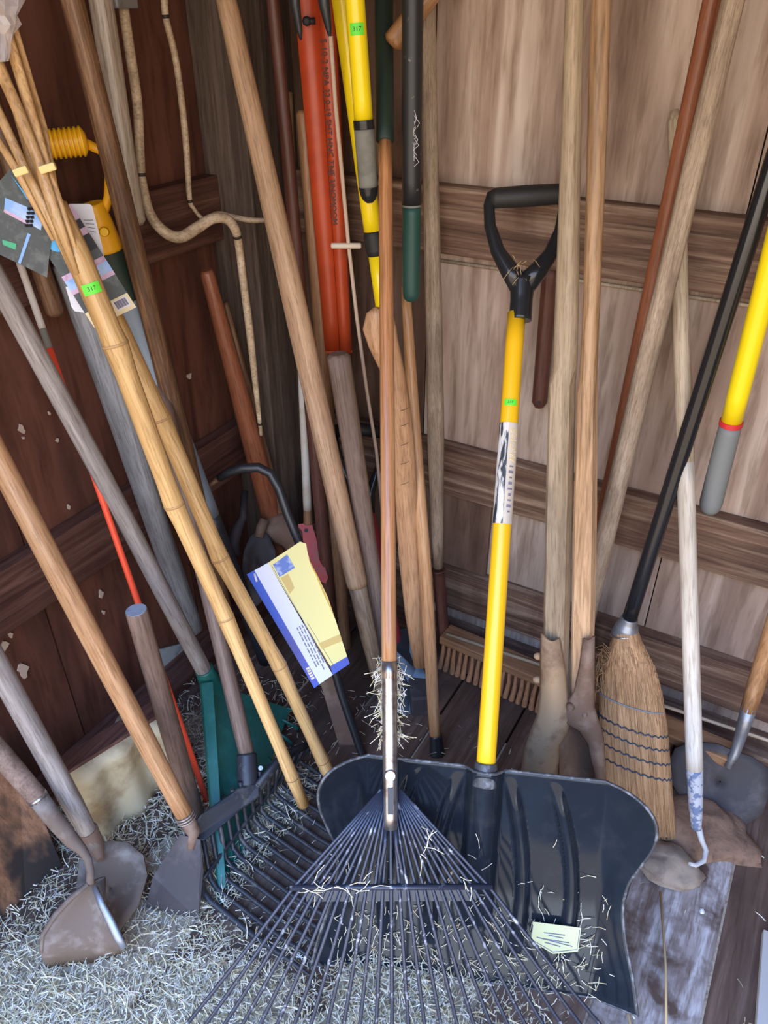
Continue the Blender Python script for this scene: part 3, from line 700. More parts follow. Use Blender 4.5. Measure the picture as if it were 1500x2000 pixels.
def yellow_pole_right():
    e = P(1384, 1000, Y=1.44); t = P(1505, 520, Y=1.42); ax = (t - e).normalized(); L = (t - e).length; r = 0.0195
    T = thing('pole_saw', 'bright yellow pole with red ring and grey rubber grip hanging at right edge', 'pole', frame(e, t))
    f = 0.40
    stick(MB(), e, lerp(e, t, f), [(0, 0.013), (0.05, r * 1.0), (0.12, r * 1.12), (0.9, r * 1.05), (1, r)], 18).build('grip', 'grey_rubber', T)
    stick(MB(), lerp(e, t, f), lerp(e, t, f + 0.02), [(0, r * 1.08), (1, r * 1.08)], 18).build('ring', 'red_ring', T)
    stick(MB(), lerp(e, t, f + 0.02), t + ax * 0.45, [(0, r * 0.97), (1, r * 0.97)], 18).build('shaft', 'yellow_bright', T)
yellow_pole_right()
def brown_hanger():
    e = P(1053, 795, Y=1.568); t = P(1075, 520, Y=1.572); T = thing('tool_handle', 'short brown handle with a hole in its end hanging below the upper rail', 'handle', frame(e, t))
    stick(MB(), e, t, [(0, 0.010), (0.04, 0.0175), (1, 0.016)], 14).build('shaft', 'dark_red', T)
    c = lerp(e, t, 0.06) + Vector((0.004, -0.0165, 0)); MB().tube([c, c + Vector((0.0, -0.0015, 0))], 0.004, 10).build('hole', 'ink', T)
brown_hanger()
def right_shovel():
    tip = P(1455, 1612, z=0.006); nk = P(1436, 1470, Y=1.40); h1 = P(1500, 1262, Y=1.44)
    T = thing('square_shovel', 'dark steel shovel with worn orange wooden handle at lower right', 'shovel', frame(tip, tip + Vector((0, 0, 1))))
    n = (nk - tip).cross(Vector((1, 0.25, 0))); n.normalize()
    if n.dot(EYE - tip) < 0: n = -n
    out = [(1438, 1468), (1400, 1452), (1352, 1448), (1318, 1462), (1305, 1490), (1312, 1530), (1330, 1560), (1390, 1590), (1455, 1612), (1490, 1590), (1505, 1540), (1500, 1500), (1470, 1478)]
    cpt = Q(1410, 1530, tip, n); mb = MB(); rows = []
    ring = [Q(u, v, tip, n) for u, v in out]
    for s in (1.0, 0.75, 0.5, 0.25, 0.02): rows.append([lerp(cpt, q, s) + n * (-0.02 * (1 - s * s)) for q in ring])
    MB().grid(rows, closed=True).build('blade', 'dark_steel', T, solid=0.004)
    d = (h1 - nk).normalized()
    MB().tube([Q(1420, 1500, tip, n) + n * 0.004, nk, lerp(nk, h1, 0.2), lerp(nk, h1, 0.46)], [0.008, 0.011, 0.0135, 0.017], 12).build('socket', 'grey_steel', T)
    stick(MB(), lerp(nk, h1, 0.42), h1 + d * 0.9, [(0, 0.0165), (0.05, 0.0185), (1, 0.018)], 16).build('handle', 'orange_wood', T)
right_shovel()

# rocks, dirt, planks and stalks on the floor at right
def lump(name, label, cat, c, sx_, sy_, sz_, mat, seed, kind=None, rough=0.25):
    mb = MB(); rows = []; nr, ns = 12, 20
    for j in range(nr + 1):
        th = math.pi * 0.5 * j / nr if True else 0
        row = []
        for k in range(ns):
            ph = 2 * math.pi * k / ns; d = Vector((math.cos(ph) * math.cos(th), math.sin(ph) * math.cos(th), math.sin(th)))
            f = 1 + rough * mnoise.noise(d * 1.7 + Vector((seed, 0, 0))) + rough * 0.5 * mnoise.noise(d * 4.1 + Vector((0, seed, 0)))
            row.append(Vector((c.x + d.x * sx_ * f, c.y + d.y * sy_ * f, c.z + d.z * sz_ * f)))
        rows.append(row)
    return tag(mb.grid(rows, closed=True).build(name, mat), label, cat, kind=kind)
lump('flat_stone', 'flat brown stone on the floor beside the steel hook', 'stone', P(1300, 1692, z=0.0), 0.078, 0.052, 0.034, 'stone', 3.1)
lump('dirt_heap', 'low heap of reddish brown dirt on the floor at right', 'dirt', P(1350, 1612, z=-0.004), 0.14, 0.085, 0.045, 'dirt', 8.2, kind='stuff', rough=0.26)
lump('dirt_heap', 'flat spread of brown dirt under the broom head', 'dirt', P(1265, 1635, z=-0.006), 0.11, 0.07, 0.022, 'dirt', 5.2, kind='stuff', rough=0.45)
for (a, b, lab) in (((1290, 1742), (1302, 2060), 'long brown straw stalk lying on the floor right of the scoop'), ((1221, 1944), (1236, 2080), 'short pale straw stalk by the corner of the scoop')):
    p0, p1 = P(*a, z=0.006), P(*b, z=0.006)
    tag(MB().tube([p0, lerp(p0, p1, 0.5) + Vector((0.004, 0, 0.003)), p1], 0.0024, 6).build('straw_stalk', 'straw_stalk'), lab, 'straw')
c = P(1520, 1960, z=0.009)
tag(MB().box(c, (0.07, 0.26, 0.018), Matrix.Rotation(R(4), 4, 'Z')).build('white_board', 'white_board', bevel=0.002), 'strip of pale painted board on the floor at bottom right corner', 'board')
for i, (u, v, s) in enumerate(((1371, 1780, 5), (1205, 1952, 7), (1178, 1918, 5))):
    c = P(u, v, z=0.0); lump('pebble', ('white pebble on the dark floorboards', 'pale pebble at the front corner of the scoop', 'small grey pebble behind the front corner of the scoop')[i], 'pebble', c, s * 0.001, s * 0.0012, s * 0.0008, 'tag_white', i + 1.5)

# ------------------------------------------------------------------ centre: long handles, poles and hanging tools
def big_handle():
    b = P(737, 1318, d=1.98); m = P(696, 1132, d=1.905); t = P(442, 0, d=1.43); ax = (t - b).normalized()
    T = thing('long_handle', 'thick pale tan pole leaning across the centre with a stepped darker foot', 'handle', frame(b, t))
    L = (t - b).length; a = (m - b).dot(ax) / L; r1 = rpx(41, m); r2 = rpx(40, t)
    q = lerp(b, t, a)
    stick(MB(), b - ax * 0.12, q, [(0, 0.012), (0.35, 0.018), (0.6, 0.021), (1, r1 * 0.86)], 18).build('foot', 'tan_worn', T)['label'] = 'worn darker tapered foot'
    stick(MB(), q - ax * 0.004, t + ax * 0.05, [(0, r1 * 0.97), (0.01, r1), (0.5, r1 * 0.98), (1, r2)], 20, bow=0.006).build('shaft', 'tan_big', T)
big_handle()
handle('tool_handle', 'dull red-brown handle standing in the dark corner behind the thick tan pole', P(652, 1275, Y=1.33), P(533, 0, Y=1.46), 24, 27, 'dark_red', 0.2)
handle('tool_handle', 'mid-brown wooden handle with blunt top left of the orange strip', P(676, 1290, Y=1.36), P(593, 215, Y=1.47), 25, 31, 'brown_mid')
handle('tool_handle', 'grey-brown wooden handle with flat flared top below the orange strip', P(742, 1232, d=2.02), P(661, 690, d=1.66), 34, 47, 'grey_brown', ext0=0.16)
handle('tool_handle', 'rough weathered tan pole standing against the pale back wall', P(856, 1108, Y=1.47), P(835, 0, Y=1.50), 20, 22, 'weathered', 0.2, prof=[(0, 1.0), (0.06, 1.15), (0.25, 1.5), (0.5, 1.35), (1, 1.0)], wob=0.0015)
def dark_base():
    a, b = P(868, 1255, Y=1.46), P(856, 1112, Y=1.475)
    T = tag(stick(MB(), a, b, [(0, 0.016), (0.97, 0.016), (0.98, 0.019), (1, 0.019)], 14).build('wooden_stub', 'dark_red', mw=frame(a, b)), 'dark brown wooden stub standing under the weathered tan pole', 'stub')
dark_base()
def slim_orange():
    b = P(852, 1448, z=0.03); t = P(792, 560, Y=1.44); ax = (t - b).normalized()
    T = thing('tool_handle', 'slim orange-brown handle with black socket right of the axe haft', 'handle', frame(b, t))
    L = (t - b).length
    stick(MB(), b + ax * 0.01, t, [(0, 0.014), (0.3, 0.0158), (0.8, 0.0132), (1, 0.010)], 16, wob=0.001).build('shaft', 'orange_wood', T)
    stick(MB(), b - ax * 0.035, b + ax * 0.018, [(0, 0.019), (1, 0.0155)], 14).build('socket', 'black_plastic', T)
slim_orange()
def axe_haft():
    d0 = 1.50
    px = [(826, 1300, 18, 1.93), (812, 1200, 21, 1.87), (800, 1080, 22, 1.80), (793, 960, 22, 1.73), (788, 860, 21, 1.66), (779, 780, 21, 1.61), (764, 715, 24, 1.57), (748, 668, 30, 1.545), (741, 640, 33, 1.53), (742, 615, 27, 1.52), (745, 603, 14, 1.515)]
    pts = [P(u, v, d=d) for u, v, _, d in px]
    mb = MB(); rows = []
    for i, ((u, v, hw, d), p) in enumerate(zip(px, pts)):
        t = (pts[min(i + 1, len(pts) - 1)] - pts[max(i - 1, 0)]).normalized(); n = (EYE - p); n = (n - t * n.dot(t)).normalized(); s = n.cross(t)
        h = hw * d / FOC; th = 0.0125 if hw < 26 else 0.014
        rows.append([p + s * (h * math.cos(a)) + n * (min(th, h) * math.sin(a)) for a in [2 * math.pi * k / 18 for k in range(18)]])
    mb.grid(rows, closed=True); n_ = len(rows)
    mb.f.append(tuple((n_ - 1) * 18 + k for k in range(18))); mb.sm.append(False)
    mb.f.append(tuple(reversed(range(18)))); mb.sm.append(False)
    T = thing('axe', 'curved pale wooden axe haft with swollen knob end behind the rake handle', 'axe', frame(pts[0], pts[4]))
    mb.build('haft', 'haft', T)
    rows = []
    g = MB()
    for v in (800, 830, 868, 905, 945):
        c = P(786, v, d=1.60 + (v - 780) * 0.00062 - 0.018); g.tube([c + Vector((-0.004, 0, -0.004)), c + Vector((0.006, 0.003, 0.001)), c + Vector((0.012, 0.006, 0.006))], 0.0007, 4)
    g.build('grip_grooves', 'brown', T)
    h0 = P(815, 1345, d=2.04)
    MB().box(h0, (0.05, 0.14, 0.075), Matrix.Rotation(R(35), 4, 'Z')).build('axe_head', 'dark_steel', T, bevel=0.006)
axe_haft()
def yellow_long():
    b = P(836, 1262, Y=1.40); t = P(668, 0, Y=1.44); ax = (t - b).normalized(); L = (t - b).length; r = 0.0165
    T = thing('yellow_pole', 'long yellow fibreglass pole with black taped band behind the hanging yellow pole', 'pole', frame(b, t))
    def al(u, v): n = Vector((1, 0.3, 0)).cross(ax); return (Q(u, v, b, n) - b).dot(ax) / L
    a, c = al(727, 500), al(722, 452)
    stick(MB(), b, lerp(b, t, a), [(0, r * 0.8), (0.5, r), (1, r)], 16).build('shaft', 'yellow_bright', T)
    stick(MB(), lerp(b, t, a), lerp(b, t, c), [(0, r * 1.02), (0.2, r * 1.25), (0.8, r * 1.3), (1, r * 1.1)], 16).build('tape', 'black_grip', T)
    stick(MB(), lerp(b, t, c), t + ax * 0.2, [(0, r * 1.15), (1, r * 1.2)], 16).build('upper_shaft', 'yellow_bright', T)
yellow_long()
def yellow_hanging():
    e = P(722, 396, Y=1.33); t = P(693, 0, Y=1.33); ax = (t - e).normalized(); L = (t - e).length; r = 0.0172
    T = thing('yellow_pole', 'yellow pole hanging in front with grey foam grip and rounded black end cap', 'pole', frame(e, t))
    def al(u, v): n = Vector((1, 0.3, 0)).cross(ax); return (Q(u, v, e, n) - e).dot(ax) / L
    a0, a1, a2 = al(719, 365), al(714, 252), al(711, 234)
    stick(MB(), e, lerp(e, t, a0), [(0, 0.006), (0.2, 0.0125), (0.5, r * 0.95), (1, r * 1.12)], 18).build('end_cap', 'black_plastic', T)
    stick(MB(), lerp(e, t, a0), lerp(e, t, a1), [(0, r * 1.08), (1, r * 1.1)], 18).build('foam_grip', 'grey_foam', T)
    stick(MB(), lerp(e, t, a1), lerp(e, t, a2), [(0, r * 1.12), (1, r * 1.12)], 18).build('band', 'black_plastic', T)
    stick(MB(), lerp(e, t, a2), t + ax * 0.25, [(0, r), (1, r)], 18).build('shaft', 'yellow_bright', T)
    sticker(T, lerp(e, t, al(697, 57)), ax, r, 0.018, 0.024)
yellow_hanging()
def black_green():
    e = P(803, 588, Y=1.38); t = P(806, 0, Y=1.40); ax = (t - e).normalized(); L = (t - e).length; r = 0.0182
    T = thing('pole_pruner', 'black cobwebbed pole with dark green rounded grip hanging by the back wall', 'pole', frame(e, t))
    def al(v): n = Vector((1, 0.3, 0)).cross(ax); return (Q(804, v, e, n) - e).dot(ax) / L
    a = al(404)
    stick(MB(), e, lerp(e, t, a), [(0, 0.009), (0.03, 0.015), (0.08, r * 0.98), (1, r)], 18).build('grip', 'green_grip', T)
    stick(MB(), lerp(e, t, a), lerp(e, t, a + 0.008), [(0, r * 1.05), (1, r * 1.05)], 18).build('seam_ring', 'grey_foam', T)
    stick(MB(), lerp(e, t, a + 0.008), t + ax * 0.25, [(0, r * 1.02), (1, r * 1.05)], 18).build('shaft', 'cobweb_black', T)
    wb_ = MB()
    for i in range(9):
        v = 215 + i * 11; q = lerp(e, t, al(v)); n = (EYE - q).normalized(); s = Vector((cy, sy, 0))
        wb_.tube([q + n * (r * 1.05) + s * 0.004, q + n * (r * 1.1) + s * (0.008 + 0.006 * math.sin(i * 1.7)) + Vector((0, 0, -0.012)), q + n * (r * 1.05) + s * (0.006 + 0.004 * math.sin(i * 2.3)) + Vector((0, 0, -0.02))], 0.0006, 4)
    wb_.build('cobweb', 'tag_white', T)['kind'] = 'stuff'
black_green()
def orange_strip():
    e0, e1 = P(662, 688, Y=1.44), P(618, 0, Y=1.47)
    T = thing('orange_conduit', 'tall flat orange-red plastic strip with black printed lettering hanging in the centre', 'strip', frame(e0, e1, (cy, sy, 0)))
    mw = T.matrix_world; X_ = Vector(mw.col[0][:3]); Y_ = Vector(mw.col[1][:3]); Z_ = Vector(mw.col[2][:3]); N_ = -Y_ if Y_.dot(EYE - e0) < 0 else Y_
    L = (e1 - e0).length + 0.22; rows = []
    for j in range(13):
        t = j / 12; wl_ = 0.031 + 0.014 * t; wr_ = 0.030 + 0.008 * t; row = []
        for s, o in ((-1, -0.010), (-0.97, 0.002), (-0.5, 0.006), (0.02, 0.006), (0.08, 0.0), (0.14, 0.004), (0.22, 0.013), (0.55, 0.017), (0.9, 0.010), (1.0, -0.008)):
            row.append(e0 + Z_ * (t * L) + X_ * ((wl_ if s < 0 else wr_) * s) + N_ * o)
        rows.append(row)
    MB().grid(rows).build('body', 'orange_plastic', T, solid=0.005)
    MB().box(e0 + Z_ * 0.004, (0.062, 0.02, 0.006), mw).build('end_fold', 'orange_plastic', T)
    m1 = MB(); text_on(m1, 'S-10-2 NPA 32.0-19 SHT HNC TNE 3INOMOOM', 0.018, e0 + Z_ * 0.46 + X_ * 0.009 + N_ * 0.0195, -Z_, N_, stretch=0.92); m1.build('lettering', 'ink', T)
    bq = P(600, 42, Y=1.45); MB().tube([bq, bq + N_ * 0.012, bq + N_ * 0.015], [0.008, 0.009, 0.004], 8).build('screw', 'ink', T)
    MB().tube([bq + N_ * 0.008, bq + N_ * 0.008 - Z_ * 0.0 + X_ * 0.016], [0.005, 0.006], 8).build('screw_tab', 'ink', T)
orange_strip()
def hay_fork():
    a = P(575, -60, Y=1.36); b = P(633, -60, Y=1.36)
    T = thing('hay_fork', 'dark steel fork hanging with two pointed prongs over the orange strip', 'fork', Matrix.Translation((a + b) / 2))
    MB().tube([P(572, -60, Y=1.37), P(577, 10, Y=1.37), P(585, 60, Y=1.38), P(588, 78, Y=1.38)], [0.010, 0.009, 0.006, 0.002], 8).build('prong', 'slate', T)
    MB().tube([P(626, -60, Y=1.36), P(634, 10, Y=1.36), P(642, 55, Y=1.37), P(645, 76, Y=1.37)], [0.011, 0.0105, 0.006, 0.002], 8).build('prong', 'slate', T)
    MB().tube([P(572, -60, Y=1.37), P(600, -80, Y=1.37), P(626, -60, Y=1.36)], 0.010, 8).build('shoulder', 'slate', T)
    stick(MB(), P(600, -75, Y=1.37), P(592, -300, Y=1.42), [(0, 0.012), (1, 0.016)], 12).build('handle', 'tan', T)
hay_fork()
def rope():
    pts = [P(646, 70, Y=1.37), P(655, 200, Y=1.39), P(668, 340, Y=1.40), P(681, 480, Y=1.405), P(697, 620, Y=1.41), P(716, 760, Y=1.42), P(735, 880, Y=1.43), P(747, 1000, Y=1.44), P(752, 1100, Y=1.44)]
    T = thing('rope', 'thin twisted cotton rope with a round wooden toggle hanging by the orange strip', 'rope', Matrix.Translation(pts[-1]))
    MB().tube(pts, 0.0042, 8).build('cord', 'rope', T)
    c = P(676, 480, Y=1.40); s = Vector((cy, sy, 0))
    MB().tube([c - s * 0.032, c - s * 0.030, c + s * 0.030, c + s * 0.032], [0.004, 0.0062, 0.0062, 0.004], 12).build('toggle', 'ring_white', T)
rope()
def red_shovel():
    d0 = 1.98
    s0 = P(716, 990, d=d0); b = P(775, 1260, d=2.06)
    T = thing('red_shovel', 'red-shafted shovel with black D-grip standing behind the grey-brown handle', 'shovel', frame(b, s0))
    def G(u, v): return P(u, v, d=1.96)
    stick(MB(), b, s0, [(0, 0.017), (1, 0.019)], 14).build('shaft', 'maroon', T)
    MB().tube([G(648, 842), G(700, 838), G(752, 845)], 0.0165, 12).build('grip_bar', 'black_grip', T)
    MB().tube([G(650, 842), G(657, 880), G(677, 930), G(700, 965), G(716, 1000)], [0.012, 0.0105, 0.010, 0.012, 0.019], 10).build('grip_arm', 'black_plastic', T)
    MB().tube([G(752, 845), G(752, 885), G(735, 925), G(724, 960), G(719, 1000)], [0.012, 0.0105, 0.010, 0.012, 0.019], 10).build('grip_arm', 'black_plastic', T)
    MB().prism([P(735, 1235, d=2.04), P(800, 1225, d=2.06), P(835, 1330, d=2.02), P(800, 1400, d=2.0), P(745, 1380, d=2.0), P(728, 1300, d=2.02)], (0.4, -0.8, 0.4), 0.006).build('blade', 'black_plastic', T)
red_shovel()
a, b = P(763, 88, Y=1.44), P(815, 22, Y=1.47)
tag(stick(MB(), a, b + (b - a) * 2.0, [(0, 0.012), (0.03, 0.020), (0.3, 0.019), (1, 0.017)], 14).build('tool_handle', 'orange_wood', mw=frame(a, b)), 'orange wooden handle end peeking out behind the black pole', 'handle')
def white_stick():
    b = P(602, 1022, d=2.06); t = P(564, 180, Y=1.50); ax = (t - b).normalized(); L = (t - b).length
    T = thing('weed_cutter', 'thin stick with white lower half and a red steel cutter plate in the corner', 'cutter', frame(b, t))
    def al(u, v): n = Vector((1, 0.3, 0)).cross(ax); return (Q(u, v, b, n) - b).dot(ax) / L
    a = al(573, 690); c = al(600, 995)
    stick(MB(), b, lerp(b, t, c), [(0, 0.013), (1, 0.012)], 10).build('tip', 'brown_mid', T)
    stick(MB(), lerp(b, t, c), lerp(b, t, a), [(0, 0.0118), (1, 0.0088)], 10).build('white_part', 'white_stick', T)
    stick(MB(), lerp(b, t, a), t, [(0, 0.0088), (1, 0.0075)], 10).build('shaft', 'tan', T)
    n = (EYE - b).normalized()
    def G(u, v): return Q(u, v, b, n)
    MB().prism([G(582, 1024), G(608, 1020), G(641, 1128), G(636, 1140), G(615, 1130), G(590, 1060)], n, 0.006).build('plate', 'red_paint', T)
    c = G(598, 1036) + n * 0.004; MB().tube([c, c + n * 0.001], 0.0055, 10).build('hole', 'ink', T)
white_stick()
def card():
    o = P(582, 1200, d=1.70); n = (EYE - o).normalized(); n = (n + Vector((0.1, -0.2, 0.1))).normalized()
    def G(u, v, l=0.0): return Q(u, v, o + n * l, n)
    T = thing('product_sleeve', 'blue, white and yellow cardboard product sleeve hanging tilted between the poles', 'packaging', Matrix.Translation(G(615, 1342)))
    MB().prism([G(482, 1122), G(497, 1114), G(624, 1336), G(614, 1344)], n, 0.004).build('blue_strip', 'card_blue', T)
    MB().prism([G(497, 1114), G(524, 1099), G(650, 1318), G(624, 1336)], n, 0.004).build('white_panel', 'card_white', T)
    yel = [(524, 1099), (586, 1058), (598, 1062), (600, 1076), (606, 1098), (622, 1128), (640, 1165), (660, 1225), (678, 1282), (645, 1301)]
    MB().prism([G(u, v) for u, v in yel], n, 0.004).build('yellow_panel', 'card_yellow', T)
    MB().prism([G(602, 1090, .004), G(622, 1128, .004), G(640, 1165, .004), G(655, 1210, .004), G(636, 1165, -.002), G(612, 1118, -.002)], n, 0.003).build('fold', 'card_gold', T)
    MB().prism([G(645, 1301), G(678, 1282), G(683, 1296), G(650, 1318)], n, 0.004).build('blue_corner', 'card_blue', T)
    MB().prism([G(533, 1103, .0025), G(561, 1083, .0025), G(576, 1109, .0025), G(546, 1127, .0025)], n, 0.001).build('picture', 'card_photo', T)
    MB().prism([G(548, 1129, .0025), G(563, 1121, .0025), G(575, 1148, .0025), G(566, 1160, .0025)], n, 0.001).build('print_block', 'card_gold', T)
    MB().prism([G(622, 1257, .0025), G(664, 1239, .0025), G(668, 1252, .0025), G(629, 1268, .0025)], n, 0.001).build('gold_bar', 'card_gold', T)
    ex = (G(620, 1310) - G(585, 1240)).normalized()
    ey = n.cross(ex); m = MB(); rr_ = random.Random(3)
    for row in range(4):
        s = -0.05
        while s < 0.048:
            l = rr_.uniform(0.005, 0.016); c = G(606, 1262, .0026) + ex * (s + l / 2) - ey * (0.008 - 0.0062 * row)
            m.box(c, (l, 0.0026, 0.0006), Matrix((ex, ey, n)).transposed().to_4x4()); s += l + 0.003
    m.build('print_lines', 'print_grey', T)
    m = MB()
    for k in range(5): m.box(G(606, 1315, .0026) + ex * (0.006 * (k - 2)), (0.0045, 0.008, 0.0006), Matrix((ex, ey, n)).transposed().to_4x4())
    m.build('print_mark', 'tag_cream', T)
    m = MB(); m.tube([G(497, 1120, .003), G(502, 1136, .003)], 0.0028, 6); m.build('logo', 'card_white', T)
    m = MB(); m.tube([G(530, 1104, .0026), G(649, 1312, .0026)], 0.0005, 4); m.tube([G(600, 1216, .0026), G(655, 1306, .0026)], 0.0005, 4); m.build('rule_lines', 'print_grey', T)
card()
def black_hook_tool():
    px = [(428, 934, 1.80), (448, 922, 1.79), (475, 914, 1.78), (505, 913, 1.78), (528, 925, 1.785), (545, 955, 1.79), (562, 1005, 1.80), (585, 1062, 1.81), (625, 1210, 1.85), (668, 1360, 1.87), (706, 1470, 1.885), (712, 1492, 1.89)]
    pts = [P(u, v, d=d) for u, v, d in px]
    T = thing('lawn_edger', 'black tubular tool with curved cane-style top standing behind the product sleeve', 'tool', Matrix.Translation(pts[-1]))
    MB().tube(pts, [0.0085, 0.0105, 0.0115, 0.0115, 0.0112, 0.011, 0.011, 0.0105, 0.0102, 0.010, 0.010, 0.010], 12).build('tube', 'black_tube', T)
    q = [P(425, 936, d=1.80), P(412, 946, d=1.805), P(403, 960, d=1.81)]
    MB().tube(q, [0.007, 0.006, 0.005], 8).build('bare_end', 'brown', T)
black_hook_tool()
a, b = P(692, 1500, d=1.93), P(640, 1325, d=1.90)
tag(MB().box((a + b) / 2, (0.040, 0.012, (b - a).length + 0.22), frame(a, b, (cy, sy, 0))).build('rusty_bar', 'rust_steel', bevel=0.002), 'rusty flat brown bar standing behind the bamboo poles and product sleeve', 'bar')
def mattock():
    t = P(403, 527, X=-1.165); m = P(540, 1040, d=2.10); ax = (t - m).normalized(); L = (t - m).length
    b = m - ax * 0.16
    T = thing('pick_mattock', 'pickaxe with orange-brown wooden handle and dark forged head in the corner', 'pickaxe', frame(b, t))
    stick(MB(), b, t, [(0, 0.019), (0.22, 0.030), (0.5, 0.026), (0.82, 0.0185), (0.99, 0.0155), (1, 0.012)], 16).build('handle', 'redbrown', T)['label'] = 'orange-brown hickory handle'
    s = Vector((cy, sy, 0)); n = (EYE - m).normalized()
    MB().tube([P(488, 1072, d=2.03), P(505, 1052, d=2.04), P(522, 1038, d=2.05), P(545, 1030, d=2.05), P(570, 1050, d=2.06), P(590, 1085, d=2.08)], [0.010, 0.020, 0.030, 0.040, 0.030, 0.018], 12, flat=(tuple(n), 1.15)).build('head', 'rust_steel', T)
    handle('tool_handle', 'slender brown stick leaning beside the pickaxe handle in the corner', P(520, 900, d=1.98), P(440, 590, X=-1.20), 24, 13, 'brown', ext0=0.3)
mattock()
def corner_shovel():
    c = P(505, 1085, d=2.0); n = (EYE - c).normalized()
    T = thing('round_shovel', 'dull grey steel shovel blade half hidden behind the bamboo in the dark corner', 'shovel', Matrix.Translation(P(505, 1200, d=2.0)))
    ring = [Q(u, v, c, n) for u, v in ((505, 1035), (488, 1048), (476, 1075), (472, 1110), (478, 1150), (500, 1185), (528, 1160), (540, 1115), (538, 1075), (524, 1045))]
    cc = Q(506, 1100, c, n); rows = [[lerp(cc, q, s) - n * (0.02 * (1 - s * s)) for q in ring] for s in (1, .66, .33, .02)]
    MB().grid(rows, closed=True).build('blade', 'dark_steel', T, solid=0.004)
    MB().tube([Q(506, 1050, c, n), Q(510, 1030, c, n), Q(517, 1015, c, n)], [0.012, 0.014, 0.013], 10).build('socket', 'rust_steel', T)
    MB().tube([P(460, 1085, d=1.98), P(456, 1060, d=1.98), P(462, 1035, d=1.98), P(474, 1012, d=1.99), P(478, 960, d=2.02)], [0.012, 0.016, 0.015, 0.010, 0.009], 8).build('fork_tine', 'dark_steel', T)
corner_shovel()

# ------------------------------------------------------------------ left: bentwood snaths hanging on the wall
def bent(name, label, px, rads, bands, bracket=False, flat=0.75):
    pts = [P(u, v, **k) for u, v, k in px]
    # smooth with Catmull-Rom
    sm = []; sr = []
    n = len(pts)
    for i in range(n - 1):
        p0, p1, p2, p3 = pts[max(i - 1, 0)], pts[i], pts[i + 1], pts[min(i + 2, n - 1)]
        for k in range(6):
            t = k / 6; sm.append(0.5 * ((2 * p1) + (p2 - p0) * t + (2 * p0 - 5 * p1 + 4 * p2 - p3) * t * t + (3 * p1 - p0 - 3 * p2 + p3) * t ** 3)); sr.append(rads[i] + (rads[i + 1] - rads[i]) * t)
    sm.append(pts[-1]); sr.append(rads[-1])
    T = thing(name, label, 'scythe handle', Matrix.Translation(pts[-1]))
    MB().tube(sm, sr, 12).build('shaft', 'bent_wood', T)
    for (u, v) in bands:
        j = min(range(len(sm)), key=lambda q: (sm[q] - P(u, v, d=depth(sm[q]))).length); j = max(1, min(j, len(sm) - 2)); tn = (sm[j + 1] - sm[j - 1]).normalized()
        MB().tube([sm[j] - tn * 0.003, sm[j] + tn * 0.003], sr[j] * 1.06, 12).build('band', 'band', T)
    if bracket:
        MB().box(P(237, 2, X=-1.19), (0.03, 0.05, 0.022)).build('bracket', 'grey_steel', T, bevel=0.003)
W = dict(X=-1.205)
bent('scythe_snath', 'thick pale S-bent wooden scythe handle hanging on the red wall',
     [(236, -120, W), (240, 0, W), (252, 90, W), (268, 200, W), (273, 300, W), (277, 350, W), (292, 415, dict(X=-1.19)), (320, 452, dict(X=-1.17)), (352, 463, dict(X=-1.15)), (385, 445, dict(X=-1.135)), (415, 427, dict(X=-1.12)), (442, 428, dict(X=-1.11)), (458, 445, dict(X=-1.10)), (466, 475, dict(X=-1.10)), (474, 540, dict(X=-1.10)), (488, 650, dict(X=-1.10)), (500, 760, dict(X=-1.10)), (510, 850, dict(X=-1.10))],
     [0.010, 0.0095, 0.0095, 0.0095, 0.0092, 0.0090, 0.010, 0.011, 0.0115, 0.0115, 0.0105, 0.010, 0.010, 0.0088, 0.0085, 0.0088, 0.007, 0.004], [(276, 340), (465, 463), (507, 826)], True)
bent('scythe_snath', 'thin pale bent wooden rod hanging on the red wall beside the thick one',
     [(317, -90, W), (321, 0, W), (325, 40, W), (342, 110, W), (355, 200, W), (364, 290, W), (370, 385, W), (379, 408, dict(X=-1.20)), (398, 427, dict(X=-1.18)), (425, 418, dict(X=-1.155)), (455, 424, dict(X=-1.135)), (490, 430, dict(X=-1.10)), (522, 430, dict(X=-1.07))],
     [0.007, 0.007, 0.0065, 0.0066, 0.0068, 0.0068, 0.0055, 0.004, 0.0042, 0.006, 0.006, 0.006, 0.005], [(324, 32), (371, 391)])
handle('tool_handle', 'greyish round handle end hanging on the red wall beside the pale scythe handle', P(264, 440, X=-1.18), P(196, 0, X=-1.20), 42, 47, 'hang_grey', 0.2)
handle('tool_handle', 'dark brown grained handle leaning on the red wall behind the bamboo', P(455, 1262, X=-1.12), P(141, 0, X=-1.11), 34, 44, 'brown', 0.15)
handle('tool_handle', 'brown rounded handle end hanging behind the left product card', P(108, 616, X=-1.20), P(28, 350, X=-1.21), 36, 36, 'brown', 0.2)
handle('grey_pole', 'thick weathered grey pole leaning on the red wall behind the bamboo', P(378, 1232, X=-1.19), P(160, 590, X=-1.19), 38, 62, 'blue_grey', 0.08, wob=0.001)
